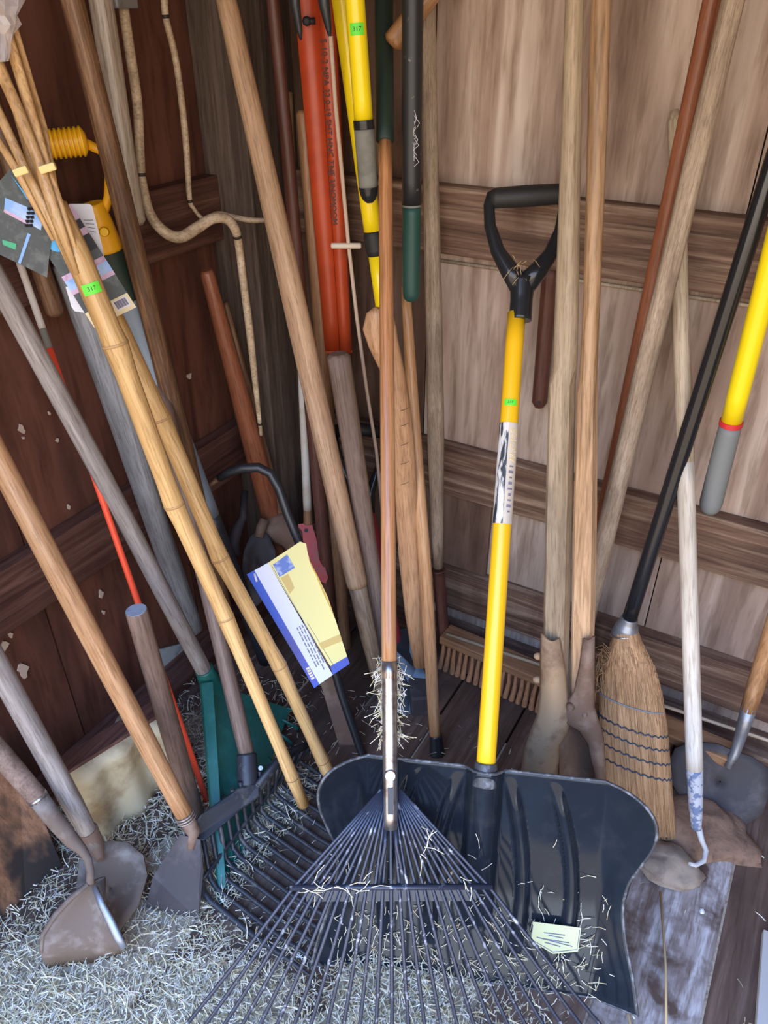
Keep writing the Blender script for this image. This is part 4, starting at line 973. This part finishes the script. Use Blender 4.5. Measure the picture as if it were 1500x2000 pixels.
def d_grip_tool():
    g = P(200, 452, X=-1.17); b = P(520, 1290, X=-1.06); ax = (g - b).normalized(); L = (g - b).length
    T = thing('d_grip_spade', 'tool with ribbed yellow D-grip and blue-grey lettered shaft behind the bamboo', 'spade', frame(b, g))
    n = (EYE - g); n = (n - ax * n.dot(ax)).normalized()
    def G(u, v): return Q(u, v, g, n)
    def al(u, v): return (Q(u, v, b, n) - b).dot(ax) / L
    a1 = al(425, 1000)
    stick(MB(), b, lerp(b, g, a1), [(0, 0.021), (1, 0.021)], 16).build('lower_shaft', 'slate', T)
    stick(MB(), lerp(b, g, a1), g - ax * 0.03, [(0, 0.021), (1, 0.0225)], 16).build('shaft', 'blue_shaft', T)
    stick(MB(), g - ax * 0.13, g - ax * 0.02, [(0, 0.0235), (1, 0.024)], 14).build('collar', 'dark_green', T)
    pt = lerp(b, g, al(431, 1118)); m = MB(); text_on(m, 'TRUE TEMPER', 0.015, pt, -ax, n, 0.021); m.build('lettering', 'text_yellow', T)
    stick(MB(), g - ax * 0.035, g + ax * 0.05, [(0, 0.026), (0.6, 0.024), (1, 0.020)], 14).build('grip_socket', 'yellow_plastic', T)
    c = G(201, 446) + n * 0.025; MB().tube([c, c + n * 0.003], [0.009, 0.007], 12).build('rivet', 'yellow', T)
    for q in ([(199, 425), (212, 385), (214, 340), (204, 298), (168, 280)], [(192, 445), (150, 425), (100, 382), (72, 330), (66, 290)]):
        MB().tube([G(*p) for p in q], 0.0085, 8).build('grip_arm', 'yellow_plastic', T)
    a_, b_ = G(62, 286), G(170, 275)
    stick(MB(), a_, b_, [(0, 0.010), (0.05, 0.021), (0.94, 0.022), (1, 0.012)], 16).build('grip_bar', 'yellow_plastic', T)
    dv = (b_ - a_)
    for k in range(9):
        c = a_ + dv * (0.20 + 0.088 * k); MB().tube([c - dv.normalized() * 0.002, c + dv.normalized() * 0.002], 0.0242, 16).build('grip_rib', 'yellow', T)
d_grip_tool()

# ------------------------------------------------------------------ bamboo rakes, heads up
def bamboo_rake(label, px, rads, knots, tines, tie, group, splits=True):
    pts = [P(u, v, d=d) for u, v, d in px]
    T = thing('bamboo_rake', label, 'rake', frame(pts[0], pts[-1]), group)
    fine = []; fr_ = []
    for i in range(len(pts) - 1):
        for k in range(6): fine.append(lerp(pts[i], pts[i + 1], k / 6)); fr_.append(rads[i] + (rads[i + 1] - rads[i]) * k / 6)
    fine.append(pts[-1]); fr_.append(rads[-1])
    # swell at the knots
    for (u, v) in knots:
        j = min(range(len(fine)), key=lambda q: (fine[q] - P(u, v, d=depth(fine[q]))).length); fr_[j] *= 1.13
    MB().tube(fine, fr_, 16).build('pole', 'bamboo', T)
    for (u, v) in knots:
        j = min(range(len(fine)), key=lambda q: (fine[q] - P(u, v, d=depth(fine[q]))).length); j = max(1, min(j, len(fine) - 2)); tn = (fine[j + 1] - fine[j - 1]).normalized()
        MB().tube([fine[j] - tn * 0.0022, fine[j] + tn * 0.0022], fr_[j] * 1.035, 16).build('knot_ring', 'node_ring', T)
    for t in tines:
        q = [P(u, v, d=d) for u, v, d in t[1]]
        MB().tube(q, [t[0] * k for k in ([0.45] + [1.0] * (len(q) - 2) + [0.85])], 8, flat=((cy, sy, 0), 0.6)).build('tine', 'bamboo_tine', T)
    for (a, b, d) in tie:
        p, q = P(*a, d=d), P(*b, d=d); MB().box((p + q) / 2, (0.011, 0.010, (q - p).length + 0.004), frame(p, q, (0, 0, 1))).build('tie', 'tie', T, bevel=0.002)
    return T, pts
GB = 'bamboo rakes standing heads up'
B1, b1p = bamboo_rake('front bamboo rake, its split tines wrapped in plastic at upper left', [(593, 1572, 1.72), (440, 1205, 1.50), (340, 985, 1.38), (225, 672, 1.24), (152, 500, 1.18), (108, 400, 1.155)],
    [0.0128, 0.0150, 0.0168, 0.0188, 0.0200, 0.0175], [(575, 1528), (442, 1208), (342, 988), (222, 664)],
    [(0.0085, [(162, 532, 1.178), (122, 425, 1.142), (89, 322, 1.13), (56, 205, 1.115), (17, 75, 1.11), (-10, -10, 1.11)]), (0.005, [(118, 405, 1.16), (86, 248, 1.14), (35, 75, 1.12), (10, -20, 1.12)]),
     (0.009, [(150, 535, 1.172), (112, 430, 1.135), (74, 313, 1.12), (38, 222, 1.105), (0, 135, 1.10), (-60, 0, 1.09)])],
    [((80, 332), (106, 324), 1.115)], GB)
st_p = lerp(b1p[4], b1p[3], 0.35); sticker(B1, st_p, b1p[4] - b1p[3], 0.0202, 0.0165, 0.028)
B2, b2p = bamboo_rake('rear bamboo rake, its thinner pole crossing behind the front one', [(668, 1568, 1.80), (545, 1300, 1.63), (430, 1090, 1.52), (330, 850, 1.42), (232, 640, 1.32), (130, 440, 1.22)],
    [0.0130, 0.0150, 0.0160, 0.0168, 0.0170, 0.0150], [(640, 1482), (545, 1302), (432, 1092), (322, 832)],
    [(0.0075, [(140, 530, 1.185), (104, 440, 1.155), (45, 322, 1.13), (0, 225, 1.12), (-50, 120, 1.11)]), (0.0065, [(104, 470, 1.17), (30, 328, 1.14), (-12, 262, 1.13)]), (0.007, [(120, 440, 1.175), (62, 322, 1.15), (22, 180, 1.14), (0, 120, 1.13)])],
    [((30, 338), (52, 330), 1.105)], GB)
mb = MB(); rows = []
for j in range(11):
    row = []
    for k in range(20):
        an = 2 * math.pi * k / 20; v = -60 + j * 18
        uc = -6 + 0.09 * j; hw = 54 - 2.2 * j + 13 * mnoise.noise(Vector((math.cos(an) * 2.4, math.sin(an) * 2.4, j * 0.9)))
        if v > 65: hw *= 0.68
        c = P(uc, v, d=1.085); s = Vector((cy, sy, 0)); f = Vector((-sy, cy, 0))
        row.append(c + s * (hw * 1.085 / FOC * math.cos(an)) + f * (hw * 0.8 * 1.085 / FOC * math.sin(an)))
    rows.append(row)
tag(mb.grid(rows, smooth=False, closed=True).build('plastic_bag', 'bag_film'), 'crumpled clear plastic bag over the bamboo tines in the top left corner', 'bag')
# cards hanging from the bamboo rakes
def cards():
    o = P(60, 440, d=1.19); n = (EYE - o).normalized()
    def G(u, v, l=0.0): return Q(u, v, o + n * l, n)
    T = thing('product_card', 'dark printed product card hanging left of the bamboo at the frame edge', 'card', Matrix.Translation(G(60, 530)))
    MB().prism([G(-20, 375), G(20, 330), G(70, 400), G(102, 445), G(92, 542), G(37, 515), (G(-20, 488))], n, 0.0012).build('sheet', 'tag_dark', T)
    MB().prism([G(10, 386, .001), G(85, 418, .001), G(80, 450, .001), G(8, 408, .001)], n, 0.001).build('sky_band', 'tag_sky', T)
    MB().prism([G(8, 408, .0012), G(58, 434, .0012), G(56, 440, .0012), G(7, 414, .0012)], n, 0.001).build('pale_band', 'tag_pink', T)
    MB().prism([G(54, 455, .0014), G(60, 458, .0014), G(40, 516, .0014), G(35, 513, .0014)], n, 0.001).build('fold_line', 'tag_sky', T)
    MB().prism([G(4, 468, .0012), G(32, 476, .0012), G(30, 488, .0012), G(6, 478, .0012)], n, 0.001).build('green_logo', 'tag_green', T)
    MB().prism([G(20, 340, .0012), G(45, 372, .0012), G(62, 395, .0012), G(52, 388, .0012), G(35, 362, .0012)], n, 0.001).build('badge_edge', 'badge_blue', T)
    ch = MB()
    for i in range(5):
        for s in (-1, 1):
            c = G(61 + s * 4 - i * 1.2, 408 + i * 8, .002)
            ch.box(c, (0.004, 0.004, 0.004))
    ch.build('printed_chain', 'ink', T)
    o2 = P(165, 500, d=1.235); n2 = (EYE - o2).normalized()
    def H(u, v, l=0.0): return Q(u, v, o2 + n2 * l, n2)
    T2 = thing('product_card', 'printed product card with blue badge and barcode hanging behind the front bamboo pole', 'card', Matrix.Translation(H(200, 640)))
    A, B_, C, D_ = (56, 442), (138, 398), (266, 600), (184, 640)
    def uv(s, t): # s across, t down
        a = (A[0] + (B_[0] - A[0]) * s, A[1] + (B_[1] - A[1]) * s); b = (D_[0] + (C[0] - D_[0]) * s, D_[1] + (C[1] - D_[1]) * s)
        return a[0] + (b[0] - a[0]) * t, a[1] + (b[1] - a[1]) * t
    def band(nm, mt, t0, t1, s0=0.0, s1=1.0, l=0.0): return MB().prism([H(*uv(s0, t0), l), H(*uv(s1, t0), l), H(*uv(s1, t1), l), H(*uv(s0, t1), l)], n2, 0.0012).build(nm, mt, T2)
    band('top_panel', 'tag_blue', 0.0, 0.24); band('dark_picture', 'tag_dark', 0.24, 0.50); band('pink_band', 'tag_pink', 0.50, 0.55); band('sky_band', 'tag_sky', 0.55, 0.64)
    band('pale_band', 'tag_pink', 0.64, 0.68); band('dark_panel', 'tag_dark', 0.68, 0.86); band('cream_panel', 'tag_cream', 0.86, 1.0)
    band('side_picture', 'tag_pink', 0.0, 0.34, 0.80, 1.0, 0.001); band('dark_photo', 'ink', 0.14, 0.22, 0.82, 1.0, 0.0016); band('dark_photo', 'ink', 0.28, 0.42, 0.80, 1.0, 0.0016)
    c = H(112, 466, .002); e1 = Vector((cy, sy, 0)); e1 = (e1 - n2 * e1.dot(n2)).normalized(); e2 = n2.cross(e1)
    MB().prism([c + e1 * (0.020 * math.cos(a)) + e2 * (0.020 * math.sin(a)) for a in [2 * math.pi * k / 24 for k in range(24)]], n2, 0.001).build('badge', 'badge_blue', T2)
    band('barcode_label', 'tag_white', 0.875, 0.965, 0.62, 0.94, 0.0015)
    bars = MB()
    for k in range(13):
        s = 0.655 + 0.02 * k; p, q = H(*uv(s, 0.885), .0024), H(*uv(s, 0.95), .0024); bars.tube([p, q], 0.0006 if k % 3 else 0.0010, 4)
    bars.build('barcode', 'print_grey', T2)
    o3 = P(170, 450, d=1.25); n3 = (EYE - o3).normalized()
    def K(u, v): return Q(u, v, o3, n3)
    T3 = MB().prism([K(135, 398), K(174, 398), K(180, 402), K(201, 486), K(206, 520), K(165, 500)], n3, 0.001).build('white_card', 'tag_white', mw=Matrix.Translation(K(180, 500)))
    tag(T3, 'plain white back of a product card right of the bamboo rakes', 'card')
    bpy.context.view_layer.update()
    pr = MB()
    for k in range(4):
        a, b = K(163 + k * 4, 430 + k * 7) + n3 * 0.001, K(182 + k * 2, 430 + k * 8) + n3 * 0.001; pr.tube([a, b], 0.0005, 4)
    pr.build('print', 'print_grey', T3)
    o4 = P(150, 590, d=1.27); n4 = (EYE - o4).normalized()
    def J(u, v): return Q(u, v, o4, n4)
    tag(MB().prism([J(128, 560), J(145, 560), J(178, 612), J(186, 640), J(172, 612), J(146, 608), J(140, 600)], n4, 0.001).build('white_card', 'tag_white', mw=Matrix.Translation(J(150, 612))), 'white corner of a card showing left of the front bamboo pole', 'card')
cards()

# ------------------------------------------------------------------ left: grey rake, red rod, spades and hoe
def green_rake():
    so = P(408, 1325, d=1.83); top = P(0, 556, X=-1.165); ax = (top - so).normalized()
    T = thing('plastic_rake', 'green plastic rake with weathered grey wooden handle leaning on the left wall', 'rake', frame(so, top))
    stick(MB(), so - ax * 0.03, top + ax * 0.28, [(0, 0.0192), (0.5, 0.0185), (1, 0.0175)], 16, wob=0.001).build('handle', 'grey_wood', T)['label'] = 'weathered grey wooden handle'
    lc = P(430, 1735, z=0.006); rc = P(566, 1385, z=0.05)
    stick(MB(), so - ax * 0.05, so + ax * 0.035, [(0, 0.027), (0.7, 0.025), (1, 0.022)], 14).build('socket', 'green_plastic', T)
    ap = so - ax * 0.02
    n = (lc - ap).cross(rc - ap).normalized(); n = n if n.dot(EYE - ap) > 0 else -n
    MB().prism([ap + (lc - ap).normalized() * 0.005, lc, lerp(lc, rc, 0.5) + (lerp(lc, rc, .5) - ap) * 0.02, rc, lerp(ap, rc, 0.12)], n, 0.004).build('fan_panel', 'green_plastic', T)
    e0 = P(397, 1332, d=1.80)
    MB().prism([P(391, 1335, d=1.795), P(414, 1332, d=1.795), P(440, 1735, z=0.012), P(424, 1738, z=0.012)], n, 0.010).build('edge_rib', 'green_plastic', T, bevel=0.002)
    N = 13
    for i in range(N):
        a = lerp(lc, rc, i / (N - 1)); d = (a - ap).normalized(); b = a + d * 0.035; b2 = b + d * 0.012 + n * -0.01 + Vector((0, 0, -0.012))
        b.z = max(b.z, 0.006); b2.z = max(b2.z, 0.004)
        MB().tube([a - d * 0.01, b, b2], [0.006, 0.005, 0.003], 6, flat=((cy, sy, 0), 0.5)).build('tine', 'green_plastic', T)
green_rake()
def red_rod():
    b = P(410, 1580, d=1.78); t = P(38, 512, X=-1.225); ax = (t - b).normalized(); L = (t - b).length
    T = thing('marker_rod', 'thin red-orange marker rod with white upper end leaning behind the grey rake handle', 'rod', frame(b, t))
    def al(u, v): n = Vector((0.6, 0.6, 0)).cross(ax); return (Q(u, v, b, n) - b).dot(ax) / L
    a, c = al(100, 678), al(88, 640)
    stick(MB(), b, lerp(b, t, a), [(0, 0.0075), (1, 0.0062)], 10).build('red_part', 'red_rod', T)
    stick(MB(), lerp(b, t, a), lerp(b, t, c), [(0, 0.0068), (1, 0.0066)], 10).build('splice', 'grey_foam', T)
    stick(MB(), lerp(b, t, c), t, [(0, 0.0066), (1, 0.0066)], 10).build('white_part', 'white_rod', T)
red_rod()
def stub():
    t = P(266, 1192, d=1.44); b = P(385, 1610, d=1.76); b.z = max(b.z, 0.0); ax = (t - b).normalized()
    T = thing('cut_pole', 'short brown round pole with bluish sawn end leaning beside the red rod', 'pole', frame(b, t))
    stick(MB(), b, t, [(0, 0.021), (0.5, 0.0215), (0.995, 0.0205), (1, 0.0195)], 20).build('shaft', 'stub_brown', T)
    MB().tube([t - ax * 0.0005, t + ax * 0.0012], 0.0193, 20).build('sawn_end', 'end_cut', T)
stub()
def tan_spade():
    b = P(366, 1603, d=1.56); t = P(0, 902, X=-1.14); ax = (t - b).normalized()
    T = thing('flat_spade', 'long orange-tan wooden handled spade with dark square blade leaning at left', 'spade', frame(b, t))
    stick(MB(), b, t + ax * 0.35, [(0, 0.0172), (0.15, 0.0195), (0.5, 0.0205), (1, 0.020)], 18, wob=0.0008).build('handle', 'orange_wood', T)['label'] = 'smooth orange-tan handle'
    s = Vector((cy, sy, 0))
    for k in range(3):
        c = b + ax * (0.004 + 0.006 * k); fr2 = frame(c, t)
        ring = [c + Vector(fr2.col[0][:3]) * (0.019 * math.cos(a)) + Vector(fr2.col[1][:3]) * (0.019 * math.sin(a)) for a in [2 * math.pi * q / 16 for q in range(17)]]
        MB().tube(ring, 0.0018, 5, cap=False).build('wire_wrap', 'wire', T)
    dd = [P(352, 1630, d=1.555), P(392, 1640, d=1.56), P(398, 1700, d=1.545), P(388, 1796, z=0.008), P(284, 1772, z=0.008), P(300, 1712, d=1.55)]
    MB().prism(dd, (0.3, -0.5, 0.8), 0.005).build('blade', 'dark_steel', T)
    MB().tube([b + ax * 0.02, b - ax * 0.03, P(372, 1660, d=1.552)], [0.017, 0.015, 0.006], 10).build('socket', 'rust_steel', T)
tan_spade()
def digging_shovel():
    b = P(182, 1640, d=1.585); t = P(0, 1312, X=-1.10); ax = (t - b).normalized()
    T = thing('digging_shovel', 'grey weathered handled shovel with rounded muddy blade at lower left', 'shovel', frame(b, t))
    Lx = (-1.235 - t.x) / ax.x
    stick(MB(), b - ax * 0.02, t + ax * min(0.7, max(0.1, Lx)), [(0, 0.016), (0.12, 0.0205), (1, 0.021)], 16, wob=0.001).build('handle', 'grey_wood', T)
    c = P(215, 1730, d=1.55); n = (EYE - c).normalized() + Vector((0, 0, 0.6)); n.normalize()
    ring = [Q(u, v, c, n) for u, v in ((178, 1655), (155, 1680), (150, 1730), (160, 1790), (190, 1820), (235, 1815), (270, 1770), (288, 1710), (280, 1670), (250, 1645), (215, 1642))]
    cc = Q(215, 1730, c, n); rows = [[lerp(cc, q, s) - n * (0.024 * (1 - s * s)) for q in ring] for s in (1, .75, .5, .25, .02)]
    for r_ in rows:
        for q in r_: q.z = max(q.z, 0.004)
    MB().grid(rows, closed=True).build('blade', 'dirty_steel', T, solid=0.004)
    MB().tube([b + ax * 0.03, b - ax * 0.02, P(196, 1680, d=1.57)], [0.020, 0.017, 0.007], 10).build('socket', 'rust_steel', T)
digging_shovel()
def hoe():
    k0 = P(72, 1556, d=1.46); t = P(-20, 1448, d=1.40); ax = (t - k0).normalized()
    T = thing('garden_hoe', 'heavy garden hoe with brown handle, bent neck and grey blade at lower left', 'hoe', frame(P(170, 1880, z=0.0), P(170, 1880, z=1.0)))
    stick(MB(), k0 - ax * 0.01, t + ax * 0.12, [(0, 0.0185), (0.3, 0.0195), (1, 0.019)], 16).build('handle', 'grey_brown', T)
    MB().tube([k0 + ax * 0.004, k0 - ax * 0.004], 0.0195, 16).build('ring', 'steel', T)
    nk = [k0, P(110, 1605, d=1.47), P(142, 1643, d=1.475), P(160, 1660, d=1.475), P(172, 1678, d=1.47), P(177, 1702, d=1.465), P(176, 1728, d=1.455)]
    MB().tube(nk, [0.0185, 0.017, 0.0145, 0.010, 0.008, 0.0075, 0.008], 12).build('neck', 'dirty_steel', T)
    ap = P(178, 1722, d=1.452)
    L1 = P(150, 1748, d=1.445); L2 = P(84, 1828, d=1.425)
    rows = []
    left = [P(172, 1726, d=1.452), P(140, 1752, d=1.445), P(108, 1786, d=1.437), P(83, 1826, d=1.43), P(80, 1862, d=1.425)]
    right = [P(184, 1732, d=1.450), P(200, 1770, d=1.44), P(216, 1800, d=1.435), P(231, 1832, d=1.43), P(243, 1852, d=1.428)]
    for q, r_ in zip(left, right): rows.append([lerp(q, r_, k / 8) + Vector((0.0, 0.03, -0.015)) * math.sin(math.pi * k / 8) for k in range(9)])
    rows.append([Vector((p.x, p.y, max(p.z - 0.03, 0.004))) for p in [P(90 + 145 * k / 8, 1888 - 26 * (k / 8) ** 2, z=0.004) for k in range(9)]])
    MB().grid(rows).build('blade', 'dirty_steel', T, solid=0.005)
    MB().tube(left, [0.004, 0.004, 0.004, 0.0035, 0.003], 8, flat=((0, 0, 1), 1.5)).build('blade_edge', 'dirty_steel', T)
    MB().tube(right, [0.005, 0.007, 0.008, 0.008, 0.006], 8, flat=((cy, sy, 0), 0.5)).build('blade_edge', 'grey_steel', T)  # paler steel than the blade, imitating light caught along this edge
hoe()
# lumber and foam block against the left wall
lf = [Vector((-1.105, 0.20, 0.002)), Vector((-1.098, 0.40, 0.002)), Vector((-1.086, 0.485, 0.002)), Vector((-1.195, 0.53, 0.235)), Vector((-1.205, 0.30, 0.275))]
lm = MB().prism(lf, (1.0, -0.15, 0.45), 0.042).build('lumber_offcut', 'lumber', bevel=0.003)
tag(lm, 'brown lumber offcut with charred black side standing at the left edge', 'lumber')
def foam_block():
    a, b = P(142, 1528, z=0.185), P(348, 1398, z=0.19); L = (b - a).length; d = (b - a).normalized(); sd = Vector((0, 0, 1)).cross(d); sd = sd if sd.x > 0 else -sd
    T = thing('foam_block', 'dirty cream foam block with stained hollows standing by the left wall', 'block', Matrix.Translation((a.x, a.y, 0)))
    rows = []
    for j in range(10):
        z = 0.19 * (1 - j / 9); row = []
        for k in range(25):
            s = k / 24; row.append(Vector((a.x, a.y, 0)) + d * (s * L) + Vector((0, 0, z)) + sd * (0.012 * math.sin(s * 17) - 0.010 * math.cos(s * 9 + 1) + 0.05 * (1 - z / 0.19) ** 2 * 0.5))
        rows.append(row)
    back = [[q - sd * 0.07 for q in rows[0]]]
    MB().grid([[q - sd * 0.07 for q in rows[0]]] + rows).build('body', 'foam_cream', T, solid=0.004)
    MB().box((a + b) / 2 - sd * 0.045 + Vector((0, 0, 0.008)), (L + 0.02, 0.05, 0.014), Matrix((d, sd, Vector((0, 0, 1)))).transposed().to_4x4()).build('wood_strip', 'rail_red', T, bevel=0.002)
foam_block()

# ------------------------------------------------------------------ black bedding fork
def bedding_fork():
    def fr_(F, Rr, z): return Vector((Rr * cy - F * sy, F * cy + Rr * sy, z))
    so = P(484, 1482, d=1.70); top = P(312, 755, X=-1.13); ax = (top - so).normalized()
    T = thing('bedding_fork', 'black plastic bedding fork with basket tines and grey-brown wooden handle', 'fork', frame(so, top))
    stick(MB(), so - ax * 0.01, top, [(0, 0.0165), (0.1, 0.0175), (0.95, 0.0175), (1, 0.012)], 16).build('handle', 'grey_brown', T)
    cl = Vector((0.879, -0.369)); wv = Vector((0.90, 0.43)) * 0.375; N = 15   # floor bend line, in (forward, right)
    # top bar
    tl = P(374, 1618, d=1.60); tm = P(474, 1522, d=1.665); tr = P(612, 1448, d=1.80)
    bar = [tl, lerp(tl, tm, 0.5), tm, lerp(tm, tr, 0.5), tr]
    MB().prism([P(369, 1612, d=1.60), P(394, 1590, d=1.605), P(466, 1538, d=1.66), P(506, 1530, d=1.675), P(508, 1556, d=1.67), P(470, 1582, d=1.65), P(398, 1643, d=1.598), P(376, 1640, d=1.598)], (EYE - tl).normalized(), 0.018).build('top_bar', 'fork_black', T, bevel=0.004)
    MB().tube([P(500, 1542, d=1.672), lerp(tm, tr, 0.5), tr], [0.016, 0.014, 0.010], 8, flat=((0, 0, 1), 0.6)).build('top_bar', 'fork_black', T)
    stick(MB(), P(484, 1535, d=1.68), so + ax * 0.012, [(0, 0.022), (0.4, 0.023), (1, 0.0215)], 14).build('socket', 'fork_black', T)
    c = P(509, 1500, d=1.68); MB().tube([c, c + (EYE - c).normalized() * 0.006], [0.006, 0.005], 10).build('screw', 'grey_steel', T)
    br = []
    for i in range(N):
        s = i / (N - 1); f, r_ = cl.x + wv.x * s, cl.y + wv.y * s
        bl = fr_(f, r_, 0.020); tp = lerp(tl, tm, s / 0.45) if s < 0.45 else lerp(tm, tr, (s - 0.45) / 0.55)
        ln = 0.30 - 0.02 * abs(s - 0.5)
        e = fr_(f - 0.56 * ln, r_ + 0.83 * ln, 0.022)
        mid = lerp(bl, e, 0.5); mid.z = 0.012
        heavy = i == 0
        MB().tube([tp, lerp(tp, bl, 0.55) + Vector((0, 0, -0.004)), lerp(tp, bl, 0.92), lerp(bl, e, 0.06), mid, lerp(bl, e, 0.8), e], [0.0075 if heavy else 0.0055] * 5 + [0.0052, 0.003], 6).build('tine', 'fork_black', T)
        br.append(lerp(tp, bl, 0.80) + Vector((0, 0, 0.003)))
    MB().tube(br, 0.0048, 6).build('cross_brace', 'fork_black', T)
    s_ = [tl, P(371, 1650, d=1.585), P(380, 1700, d=1.575), fr_(cl.x, cl.y, 0.022)]
    MB().tube(s_, [0.013, 0.0125, 0.011, 0.010], 8).build('side_frame', 'fork_black', T)
bedding_fork()
# ------------------------------------------------------------------ hay and litter (uncountable)
def fr_to(p): return (-p.x * sy + p.y * cy, p.x * cy + p.y * sy)
def dens(x, y):
    f, r = y * cy - x * sy, x * cy + y * sy
    d = 0.018
    if r < 0.34: d = max(d, min(1.0, (0.86 - f) * 4.0) if f < 0.86 else 0)
    d *= 1.0 if r < 0.0 else max(0.05, 1 - r * 3.0)
    if x < -0.70 and y < 0.95: d = max(d, 0.32)
    if x < -0.85 and y > 0.95: d = max(d, 0.10)
    if f < 0.9 and 0.05 < r < 0.3: d = max(d, 0.10)
    return max(0.0, min(1.0, d)) * (0.65 + 0.5 * mnoise.noise(Vector((x * 5, y * 5, 0))))
nx, ny = 150, 150; rows = []
for j in range(ny + 1):
    row = []
    for i in range(nx + 1):
        x_ = WX + 0.09 + 1.6 * i / nx; y_ = -0.08 + 1.35 * j / ny
        h = dens(x_, y_); row.append(Vector((x_, y_, -0.006 + 0.016 * h * (1 + 0.6 * mnoise.noise(Vector((x_ * 14, y_ * 14, 1)))))))
    rows.append(row)
tag(MB().grid(rows).build('hay_litter', 'litter'), 'trodden layer of hay chaff covering the floor at lower left', 'hay', kind='stuff')
def blade(mb, p, ang, ln, pitch, curl, wd):
    d = Vector((math.cos(ang) * math.cos(pitch), math.sin(ang) * math.cos(pitch), math.sin(pitch))); s = Vector((-math.sin(ang), math.cos(ang), 0))
    b = len(mb.v)
    for k in range(4):
        t = k / 3; q = p + d * (ln * t) + s * (curl * ln * t * t) + Vector((0, 0, -0.3 * ln * math.sin(pitch) * t * t)); w_ = wd * (1 - 0.6 * t)
        q.z = max(q.z, p.z * 0.4)
        mb.v.append(q - s * w_ + Vector((0, 0, wd * 0.6))); mb.v.append(q + s * w_)
    for k in range(3): mb.quad(b + 2 * k, b + 2 * k + 1, b + 2 * k + 3, b + 2 * k + 2, smooth=True)
hay = MB(); cnt = 0; rnd = random.Random(11)
while cnt < 40000:
    x_ = rnd.uniform(WX + 0.08, 0.42); y_ = rnd.uniform(-0.06, 1.25)
    f, r = y_ * cy - x_ * sy, x_ * cy + y_ * sy
    if f < 0.12 or f > 1.5 or rnd.random() > dens(x_, y_): continue
    blade(hay, Vector((x_, y_, rnd.uniform(0.003, 0.022))), rnd.uniform(0, 6.283), rnd.uniform(0.006, 0.02) + 0.03 * rnd.random() ** 3, rnd.uniform(-0.1, 0.5), rnd.uniform(-0.5, 0.5), rnd.uniform(0.0006, 0.0014)); cnt += 1
tag(hay.build('hay', 'hay'), 'loose dry hay strewn over the shed floor', 'hay', kind='stuff')
# hay on the scoop
bot, X_, Z_, N_, H_, off, half = SS; hs = MB()
for i in range(330):
    t = abs(rnd.gauss(0, 0.22)); t = min(t, 0.85); u = rnd.uniform(-0.27, 0.25)
    p = bot + X_ * u + Z_ * (t * H_) + N_ * (off(u, t) + 0.004); an = rnd.uniform(0, 6.28); ln = rnd.uniform(0.008, 0.032)
    d = X_ * math.cos(an) + Z_ * math.sin(an); s = X_ * -math.sin(an) + Z_ * math.cos(an); b = len(hs.v)
    for k in range(3):
        q = p + d * (ln * k / 2) + s * (0.3 * ln * (k / 2) ** 2) + N_ * (0.004 * k * rnd.random()); hs.v.append(q - s * 0.0006); hs.v.append(q + s * 0.0006)
    for k in range(2): hs.quad(b + 2 * k, b + 2 * k + 1, b + 2 * k + 3, b + 2 * k + 2)
tag(hs.build('hay_scraps', 'hay'), 'scraps of hay stuck to the black snow shovel scoop', 'hay', kind='stuff')
# tuft caught round the rake ferrule, wisps on the crossbar
tf = MB()
a0, a1 = rk_on(1450), rk_on(1285)
for i in range(330):
    t = rnd.random(); p = rk_s + rk_ax * (a0 + (a1 - a0) * t) - rk_n * rnd.uniform(0.010, 0.03) + rk_x * rnd.choice((-1, 1)) * abs(rnd.gauss(0.010, 0.006))
    d = Vector((rnd.gauss(0, 0.5), rnd.gauss(0, 0.5), rnd.gauss(-0.6, 0.7))).normalized(); ln = rnd.uniform(0.012, 0.035); s = d.cross(rk_n).normalized(); b = len(tf.v)
    for k in range(3):
        q = p + d * (ln * k / 2) + rk_x * (0.004 * k * rnd.uniform(-1, 1)); tf.v.append(q - s * 0.0006); tf.v.append(q + s * 0.0006)
    for k in range(2): tf.quad(b + 2 * k, b + 2 * k + 1, b + 2 * k + 3, b + 2 * k + 2)
tag(tf.build('hay_tuft', 'hay'), 'tuft of hay snagged around the steel ferrule of the leaf rake', 'hay', kind='stuff')
wz = MB()
for (u, v) in ((615, 1730), (620, 1745), (680, 1725), (715, 1728), (845, 1640), (820, 1665), (910, 1730), (640, 1735)):
    for k in range(4):
        p = Q(u + rnd.gauss(0, 8), v + rnd.gauss(0, 8), rk_s + rk_n * 0.008, rk_n); an = rnd.uniform(0, 6.28); d = rk_x * math.cos(an) + rk_ax * math.sin(an); ln = rnd.uniform(0.01, 0.035); s = d.cross(rk_n); b = len(wz.v)
        for j in range(3):
            q = p + d * (ln * j / 2) + s * (0.4 * ln * (j / 2) ** 2) + rk_n * 0.002 * j; wz.v.append(q - s * 0.0007); wz.v.append(q + s * 0.0007)
        for j in range(2): wz.quad(b + 2 * j, b + 2 * j + 1, b + 2 * j + 3, b + 2 * j + 2)
tag(wz.build('hay_wisps', 'hay'), 'wisps of hay caught on the leaf rake crossbar', 'hay', kind='stuff')
